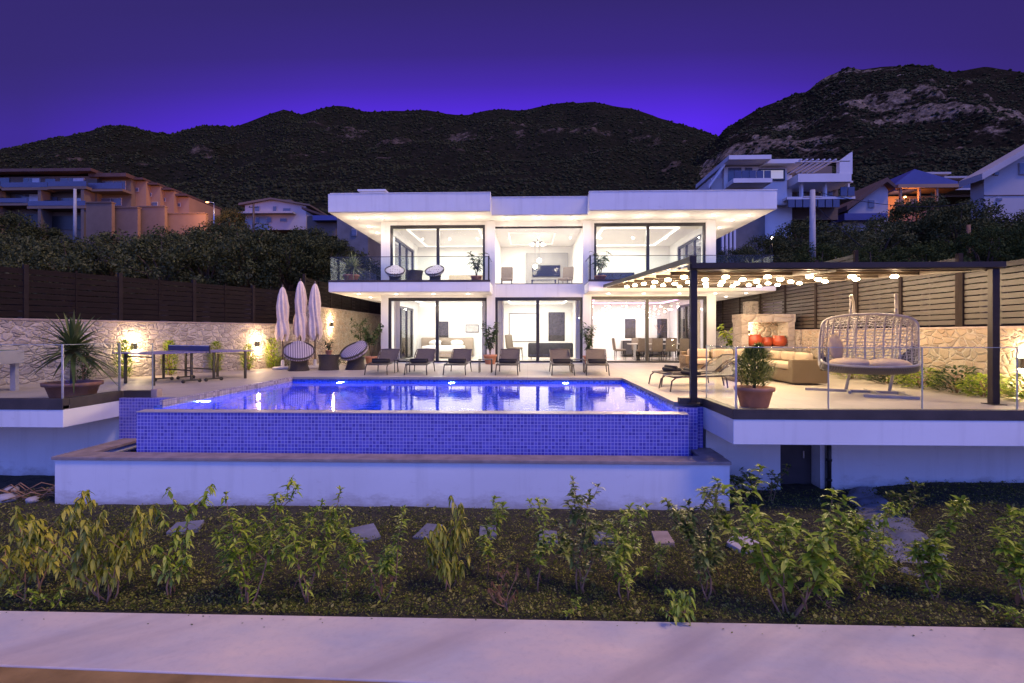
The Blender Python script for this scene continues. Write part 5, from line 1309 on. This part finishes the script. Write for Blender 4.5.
def slab(u0,v0,u1,v1,Y,y0,y1):
    a = at(u0,v1,Y); c = at(u1,v0,Y); return MB().box(a.x,c.x,Y+y0,Y+y1,a.z,c.z)
def fwin(o, u0,v0,u1,v1,Y,m=None,bars=2):
    w_ = fp(o, slab(u0,v0,u1,v1,Y,-.12,.1), 'window', FARW if m is None else m)
    n = bars
    for k in range(n):
        a = u0+(u1-u0)*k/n+.35; c = u0+(u1-u0)*(k+1)/n-.35
        mb = slab(a,v0+.5,c,v1-.4,Y,-.16,-.121); mb.move(Matrix.Translation(-o.location)); mb.build('pane', FGLASS if m is None else m, w_)
# stepped apartment block on the left
A = far('apartment_building', 'stepped beige apartment building with lilac balconies on the left slope', 'building', 60, 250, 82)
fp(A, fbox(-70,176,97,262,82,12), 'wall', FARB); fp(A, slab(-72,171,99,175.5,82,-1.6,12.5), 'roof', FARD)
fp(A, slab(97.3,178,131,262,83,0,12), 'wall', FARB); fp(A, slab(96,175.6,133,179.5,83,-1.5,12.5), 'roof', FARD)
for u0,u1,v0,v1 in ((-60,-40,178,191),(-25,-5,178,191),(24,41,178,192),(61,85,178,190),(-30,-8,194,206),(16,42,194,205),(62,88,198,210)):
    fwin(A,u0,v0,u1,v1,82,None,3)
    fp(A, slab(u0+(u1-u0)*.55,v0+.6,u1-.5,v1-.5,82,-.2,-.165), 'curtain', CURTF)
for u0,u1,v0,v1 in ((103,126,181,193),(100,122,198,206)): fwin(A,u0,v0,u1,v1,83,None,2)
for u0,u1,v0,v1 in ((-2,10,178,190),(46,56,179,190),(0,10,195,205),(48,58,197,207),(-60,-40,195,206)):
    fp(A, slab(u0,v0,u1,v1,82,-.14,.1), 'window', FGLASS)
for u0,u1,v0,v1 in ((-68,-3,212,226),(4,42,214,228),(47,84,216,230),(104,124,212,224)):
    fp(A, slab(u0,v0,u1,v1,82 if u0 < 90 else 83,-.14,.1), 'recess_shade', LAMPBOX)  # black sheets on the wall paint the shade of the balcony recesses
for u,v in ((20,176),(58,175.6),(110,176.5)): fp(A, slab(u,v-6,u+.5,v-4,84,0,.1), 'aerial', LAMPBOX)
for u0,u1,v in ((-70,14,190),(15,60,191),(60,98,190),(-70,40,206.5),(40,97,209)):
    b_ = fp(A, slab(u0,v,u1,v+3,82,-2.2,0), 'balcony', FARB); mb = slab(u0+.5,v-5,u1-.5,v,82,-2.15,-2.05); mb.move(Matrix.Translation(-A.location)); mb.build('railing', FRAIL, b_)
b_ = fp(A, slab(99,192.5,133,195,83,-2.2,0), 'balcony', FARB); mb = slab(99.5,186.5,132.5,192.4,83,-2.15,-2.05); mb.move(Matrix.Translation(-A.location)); mb.build('railing', FRAIL, b_)
for u in (8,50,92): fp(A, slab(u,193,u+3,250,82,-2.1,-.0), 'pillar', FARB)
# ochre wing, walls stepping down to the right
Wg = far('ochre_house', 'long ochre house lit orange by a street lamp, stepping down right of the apartments', 'house', 160, 235, 84)
steps = [(132,181,146,84),(146,186,160,85),(160,191,174,86),(174,197,189,87)]
for u0,v0,u1,Y in steps:
    fp(Wg, fbox(u0,v0,u1+.2,240,Y,9), 'wall', FARO); fp(Wg, slab(u0-.5,v0-2,u1+.6,v0,Y,-.8,9.4), 'roof', FARD)
for u0,v0,u1,v1,Y in ((136,188,139,192,84),(149,193,152,197,85),(163,198,166,202,86),(178,203,181,207,87),(152,202,158,208,85)): fwin(Wg,u0,v0,u1,v1,Y,None,1)
for i, (u0,v0,u1,v1,Y,lb) in enumerate(((86,203,112,262,76,'tall beige retaining wall below the apartments, leftmost and tallest'),(112,208,138,262,77,'beige retaining wall below the ochre house, second step'),(138,207,165,262,78,'beige retaining wall below the ochre house, third step'),(165,214,206,262,79,'orange lit retaining wall at the right end of the ochre house'))):
    o = far('retaining_wall', lb, 'wall', (u0+u1)/2, v1, Y, 'stepped retaining walls'); fp(o, fbox(u0,v0,u1-.3,v1,Y,.6), 'wall', RETW); fp(o, slab(u0-.4,v0-1.2,u1+.1,v0,Y,-.15,.75), 'cap', FARB)
sl = far('street_lamp', 'street lamp throwing orange light on the ochre house', 'street lamp', 214, 240, 74); h_ = at(214,203,74)-sl.location
MB().tube([(0,0,0),(0,0,h_.z)], .08, 8).build('pole', STEEL, sl); MB().tube([(0,0,h_.z),(-.9,0,h_.z+.2)], .05, 8).build('arm', STEEL, sl); MB().blob((-1.0,0,h_.z+.12),(.25,.16,.09),10,6).build('lamp', emit('sodium_lamp', (1,.4,.1), 6), sl)
light('street_lamp_light', (-1.2,0,h_.z-.2), 6000, (1,.40,.15), .2, 'SPOT', 150, parent=sl, rot=Vector((-1,.75,-.35)).to_track_quat('-Z','Y').to_euler())
# white house between
Hs = far('white_house', 'white two storey gabled house with dark windows on the slope left of the villa', 'house', 275, 225, 100)
a = at(244,204,100); c = at(307,204,100); e = at(272,198.5,100)
fp(Hs, fbox(245,205,306,230,100,9), 'wall', FARW); fp(Hs, MB().prism([(a.x-.8,a.z+.05),(a.x-.8,a.z-.35),(e.x,e.z-.3),(c.x+.8,c.z-.5),(c.x+.8,c.z-.2),(e.x,e.z+.05)],99.4,109,'y'), 'roof', FARB)
fp(Hs, MB().prism([(a.x,a.z-.3),(c.x,a.z-.3),(e.x,e.z-.3)],100.01,109,'y'), 'gable', FARW)
for u0,v0,u1,v1 in ((255,206,260,212),(273,206,277,212),(283,208,291,213),(256,217,260,223),(267,217,272,223),(280,218,287,222)): fwin(Hs,u0,v0,u1,v1,100,None,1)
fp(Hs, slab(242,212.8,296,215,100,-1.5,0), 'balcony', FARW); fp(Hs, slab(284,199.5,291,203,104,0,1.2), 'chimney', FARB)
R_ = far('long_shed', 'low shed with a reddish sloping roof and blue end right of the white house', 'shed', 320, 232, 92)
fp(R_, fbox(307,216,336,236,92,7), 'wall', FARB); a = at(304,208,92); c = at(337,219,92)
fp(R_, MB().prism([(a.x,a.z),(c.x,c.z),(c.x,c.z-.4),(a.x,a.z-.4)],91,100,'y'), 'roof', FARD); fp(R_, slab(314,216,338,221,91,-.6,4), 'awning', FARBL)
G_ = far('stone_building', 'grey block building behind the left end of the villa roof', 'building', 350, 250, 62); fp(G_, fbox(337,219,368,262,62,7), 'wall', GREYST); fwin(G_, 352,229,357,236,62,None,1)
# modern house above right end of the villa
Mh = far('modern_house', 'lilac white modern house with flat roofs, glass rails and one lit window above the pergola', 'house', 780, 250, 58)
fp(Mh, fbox(724,166,787,205,58,9), 'wall', FARWH); fp(Mh, fbox(711,178,724,215,58.5,1.5), 'wall', FARWH); fp(Mh, fbox(765,175,792,240,59,8), 'wall', FARWH); fp(Mh, fbox(736,207,765,262,58.6,8), 'wall', GREYST)
fp(Mh, slab(722,161,763,165.5,58,-2,9), 'roof', FARWH); fp(Mh, slab(760,162.5,796,167,58,-1.2,9), 'roof', FARWH)
a = at(707,187,58); c = at(724,163,58)
fp(Mh, MB().prism([(a.x,a.z),(c.x,c.z),(c.x,c.z-.35),(a.x,a.z-.35)],57.4,58.4,'y'), 'roof', FARWH)
fp(Mh, slab(725.5,184,763,188.5,58,-2.2,0), 'balcony', FARWH)
for k in range(5): fp(Mh, slab(727+k*7.2,176.5,733.2+k*7.2,184,58,-2.1,-2.0), 'glass_panel', FRAIL)
fp(Mh, slab(728,168,741,184,58,-.1,.1), 'window', FGLASS); fp(Mh, slab(745,168,752,184,58,-.1,.1), 'window', FGLASS)
w_ = fp(Mh, slab(758,169.5,784,181,58,-.25,.05), 'window', LAMPBOX); mb = slab(760,171,782,179.5,58,-.3,-.251); mb.move(Matrix.Translation(-Mh.location)); mb.build('pane', emit('lit_window', (1,.8,.25), .22), w_)
fwin(Mh,777,192,783,201,59,None,1)
fp(Mh, slab(791,177.5,843,186,58,-1.5,8), 'terrace_parapet', FARWH); fp(Mh, slab(792,186,842,188,59.5,-2,6), 'terrace_slab', FARWH)
fp(Mh, slab(791,166,832,177,61,0,.4), 'back_wall', FARB); fp(Mh, slab(790,165,842,166.3,58,-1.4,-1.1), 'canopy_beam', FARWH)
for k in range(7): fp(Mh, slab(793+k*5.6,163.6,794.6+k*5.6,165,58,-1.6,4), 'canopy_bar', FARWH)
a = at(832,165,58); c = at(844.5,156,58); d_ = at(844.5,178,58)
fp(Mh, MB().prism([(a.x,a.z),(c.x,c.z),(d_.x,d_.z),(a.x,d_.z)],56.6,57.2,'y'), 'fin_wall', FARWH)
fp(Mh, fbox(792,188.5,838,220,60.5,5), 'wall', FARB); fp(Mh, slab(778,201,844,204,59,-2,1.4), 'balcony', FARWH)
for k in range(9): fp(Mh, slab(778.5+k*7.2,192.5 if k > 6 else 204.5,784.6+k*7.2,201 if k > 6 else 212,59,-2.2,-2.1), 'glass_panel', FRAIL)
for u in (793,816,838): fp(Mh, slab(u,188.2,u+1.8,201,59,-1.8,-1.3), 'pillar', FARWH)
fwin(Mh,797,190,806,200.5,60.5,None,1); fwin(Mh,820,190,832,200.5,60.5,None,2)
for k in range(4): fp(Mh, slab(722+k*4,233-k*2,724+k*4,255,57,0,.3), 'stair_rail', FARWH)
# gables and blue sheds
Gb = far('gabled_house', 'narrow blue-lilac gabled house between the modern house and the orange lit house', 'house', 868, 230, 66)
a = at(848,211,66); e = at(883,184,66); c = at(888,190,66); b0 = at(848,226,66)
fp(Gb, MB().prism([(a.x,b0.z),(c.x,b0.z),(c.x,c.z),(e.x,e.z),(a.x,a.z)],66,73,'y'), 'wall', FARW)
fp(Gb, MB().prism([(a.x-.6,a.z-.1),(a.x-.6,a.z+.5),(e.x,e.z+.6),(c.x+.4,c.z+.4),(c.x+.4,c.z),(e.x,e.z+.05)],65.2,73.6,'y'), 'roof', FARD)
fwin(Gb,868,200,874,208,66,None,1); fp(Gb, slab(842,214,884,221,64,-.5,1.5), 'awning', FARBL); fp(Gb, fbox(842,221,884,232,64.5,1), 'plinth', FARW)
Oh = far('orange_lit_house', 'house with an orange lit veranda under a dark blue roof', 'house', 910, 218, 68)
fp(Oh, fbox(885,196,936,222,68,6), 'wall', FARO); a = at(883,189,68); c = at(945,186,68); e = at(903,174,68)
fp(Oh, MB().prism([(a.x,a.z),(e.x,e.z),(c.x,c.z),(c.x,c.z-.6),(a.x,a.z-.8)],66,75,'y'), 'roof', FARBL)
fp(Oh, slab(884,189.5,946,193.5,68,-2.6,.2), 'veranda_roof', FARO)
for u in (887,905,922): fp(Oh, slab(u,193.5,u+1.6,222,68,-2.4,-2.1), 'pillar', FARO)
fwin(Oh,895,199,903,211,68,None,1); fwin(Oh,909,199,918,211,68,None,1)
q = at(905,200,66)-Oh.location; MB().tube([(q.x,q.y,q.z+.3),(q.x,q.y,q.z+.45)], .12, 10).build('lamp', emit('veranda_lamp', (1,.45,.15), 8), Oh); light('veranda_light', (q.x,q.y,q.z), 330, (1,.4,.13), .15, parent=Oh)
Tg = far('terrace_house', 'row of grey houses with blue glass terraces left of the white gable', 'house', 955, 200, 80)
for u0,v0,u1,v1,Y in ((918,176,945,196,84),(940,180,978,197,80)): fp(Tg, fbox(u0,v0,u1,v1,Y,6), 'wall', FARB); fp(Tg, slab(u0-1,v0-2.2,u1+1,v0,Y,-1,6.5), 'roof', FARW)
for u0,v0,u1,v1 in ((942,182,954,190),(958,182,974,190)): fwin(Tg,u0,v0,u1,v1,80,None,2)
fp(Tg, slab(938,188,980,192,80,-2,-1.8), 'railing', FRAIL); fp(Tg, slab(938,192,980,194,80,-2.2,0), 'balcony', FARW)
for u in (925,934): fp(Tg, slab(u,170,u+2.5,176,84,1,2), 'chimney', FARW)
Wh = far('white_gable_house', 'tall white house with sloping eaves at the right edge', 'house', 1010, 218, 50)
a = at(984,176,50); c = at(1075,130,50); b0 = at(984,226,50)
fp(Wh, MB().prism([(a.x,b0.z),(c.x,b0.z),(c.x,c.z),(a.x,a.z)],50,51.5,'y'), 'wall', FARW)
a2 = at(973,176.5,50); fp(Wh, MB().prism([(a2.x,a2.z),(c.x,c.z+1.1),(c.x,c.z+.5),(a2.x,a2.z-.6)],49.0,51.6,'y'), 'roof', FARW)
fwin(Wh,1018,163,1032,175,50,None,1); fwin(Wh,993,172,998,175.5,50,None,1); fwin(Wh,996,198,1001,201,50,None,1); fp(Wh, slab(984,194.5,1076,196,50,-.06,.05), 'string_course', FARD)

# ------------------------------------------------------------------ poles and wires
def pole(label, u, v0, v1, Y, r, m, nm='utility_pole', cross=True):
    b_ = at(u,v1,Y); o = thing(nm, label, 'pole', b_); h = at(u,v0,Y).z-b_.z
    MB().tube([(0,0,-1),(0,0,h)], [r*1.15,r*.85], 10).build('shaft', m, o)
    if cross:
        MB().bar((-.55,0,h-.4),(.55,0,h-.4),.08).build('cross_arm', m, o)
        for x in (-.48,0,.48): MB().lathe([(.03,0),(.05,.06),(.03,.14),(.0,.16)], (x,0,h-.36), 8).build('insulator', BLACK, o)
    return o
CONC = M('pole_concrete', (.42,.4,.4), .85, .12, 2, .1, 20)
pole('concrete pole in front of the beige apartments', 75, 189, 240, 58, .17, CONC, cross=False)
pole('wooden pole in front of the white house', 253.5, 204, 240, 60, .13, WOOD)
pole('thick pale concrete pole right of the villa behind the pergola', 812.5, 190, 268, 31, .17, CONC)
pole('short reddish wooden post among the trees at the right', 968.5, 225, 262, 27, .10, M('red_brown_post', (.22,.11,.06), .85, .2, 4, .3, 20), 'wooden_post', False)
def wire(label, pts, r=.014):
    o = MB().tube(pts, r, 5).build('cable', BLACK); tag(o, label, 'cable')
def sag(p, q, s): return [p.lerp(q, i/16)-Vector((0,0,s*4*(i/16)*(1-i/16))) for i in range(17)]
wire('guy wire slanting down right from the concrete pole', sag(at(815,205,31), at(888,268,27), .1), .022)
wire('cable running right from the concrete pole to the white gable house', sag(at(813,191,31), at(1000,195,49), 1.0), .02)
o = far('garden_lamp', 'small white lamp glowing in the dark trees right of the villa', 'garden lamp', 772, 246, 40); h_ = at(772,238,40).z-o.location.z
MB().tube([(0,0,-2),(0,0,h_-.1)], .04, 8).build('pole', BLACK, o); MB().blob((0,0,h_),(.09,.09,.1),10,6).build('lamp', LAMP_SOFT, o)

# ------------------------------------------------------------------ trees
def tree_proto(seed, lm, n=2600, leaf=.042, open_=.5):
    rnd = random.Random(seed); o = thing('tree', 'x', 'tree', (0,0,0)); st = MB()
    st.tube([(0,0,-.6),(.04,.02,0),(0,0,.6),(.05,0,1.1)], [.11,.09,.07,.03], 8); cl = []
    for k in range(30):
        a = k*2.399; f = (k+.5)/30; z = .55+1.35*f; r = math.sin(math.pi*(.12+.8*f))**.7*rnd.uniform(.55,1.0)
        c = Vector((math.cos(a)*r, math.sin(a)*r, z+rnd.uniform(-.12,.12))); cl.append((c, rnd.uniform(.2,.36)))
        if k % 2 == 0: st.tube([(0,0,.3+.3*f), Vector((0,0,.45))+c*.5, c], [.045,.025,.008], 5)
    nrs = np.random.RandomState(seed); V = []
    for c, r in cl:
        m = n*3//30; d = nrs.normal(size=(m,3)); d /= np.linalg.norm(d,axis=1)[:,None]; P = np.array(c)+d*(r*nrs.uniform(.35,1.05,(m,1)))*np.array((1.15,1.15,.85))
        nn = d+nrs.normal(scale=.7,size=(m,3)); nn /= np.linalg.norm(nn,axis=1)[:,None]
        t1 = np.cross(nn, nrs.normal(size=(m,3))); t1 /= np.linalg.norm(t1,axis=1)[:,None]; t2 = np.cross(nn,t1); s = leaf*nrs.uniform(.6,1.2,(m,1))
        V.append(np.stack([P-t1*s, P-t2*s*.45+nn*s*.1, P+t1*s, P+t2*s*.45+nn*s*.1],1))
    V = np.concatenate(V).reshape(-1,3); npmesh('crown', V, np.arange(len(V)).reshape(-1,4), lm, o); st.build('trunk', BARK, o); return o
TP = [tree_proto(1,LEAF_OLV), tree_proto(2,LEAF_OLV,2800), tree_proto(3,LEAF_OLD,3000), tree_proto(4,LEAF_PIN,2600), tree_proto(5,LEAF_OLD,2600)]
TREES = [  # u, centre v, width px, depth, kind, label
 (-30,262,95,35,0,'olive tree behind the slat fence at the left picture edge'),(22,268,85,33,1,'olive tree behind the slat fence above the grey games table'),
 (72,268,85,32,0,'olive tree behind the slat fence above the yucca'),(118,262,84,33,1,'olive tree behind the slat fence above the left end of the table tennis table'),
 (163,262,86,32,0,'broad olive tree behind the slat fence above the table tennis table'),(208,262,80,33,1,'olive tree behind the slat fence right of the broad one'),
 (247,258,80,34,0,'olive tree behind the slat fence below the white house'),(288,258,76,35,2,'dark tree behind the closed umbrellas'),
 (325,262,70,37,2,'dark tree behind the left end of the villa balcony'),(352,268,60,36,4,'dark tree beside the left side of the villa'),
 (0,226,74,52,2,'dark tree below the left balconies of the beige apartments'),(42,230,62,55,2,'dark tree at the foot of the beige apartments left of the concrete pole'),
 (150,238,62,48,1,'pale olive tree below the second retaining wall'),(188,240,60,50,0,'pale olive tree below the orange lit retaining wall'),
 (222,232,54,52,2,'dark tree between the street lamp and the white house'),(268,246,58,50,4,'dark tree just below the white house windows'),
 (308,236,56,52,2,'dark tree below the low shed'),(232,212,34,88,4,'dark round tree high on the slope left of the white house'),
 (335,240,40,56,4,'dark tree in front of the grey block building'),
 (740,262,46,36,2,'dark tree behind the far right balcony yucca'),(768,250,60,40,4,'dark tree around the small white garden lamp'),
 (800,240,56,42,2,'dark tree below the modern house glass rails'),(838,240,66,40,1,'olive tree right of the thick concrete pole'),
 (878,238,66,44,0,'olive tree below the narrow gabled house'),(915,226,72,46,2,'big dark tree in front of the orange lit veranda'),
 (958,232,70,44,4,'dark tree between the veranda house and the white gable house'),(1003,232,70,40,2,'dark tree at the foot of the white gable house'),
 (1050,232,70,40,4,'dark tree at the right picture edge below the white gable house'),(820,262,60,30,3,'fresh green tree behind the timber fence by the guy wire'),
 (872,262,66,28,3,'fresh green tree behind the timber fence left of the wooden post'),(925,258,66,27,3,'fresh green tree behind the timber fence just left of the reddish post'),
 (985,256,66,26,3,'fresh green tree behind the timber fence right of the reddish post'),(1040,254,70,25,3,'fresh green tree behind the timber fence at the picture edge')]
rnd = random.Random(77)
for u, v, w_, Y, k, lb in TREES:
    if u < 400 and Y > 45: v += 9
    p = at(u, v+3, Y); s = w_/520*Y/2.0; again(TP[k], lb, (p.x, p.y, p.z-1.25*s), rnd.uniform(0,6.28), (s, s, s*rnd.uniform(.85,1.05)))
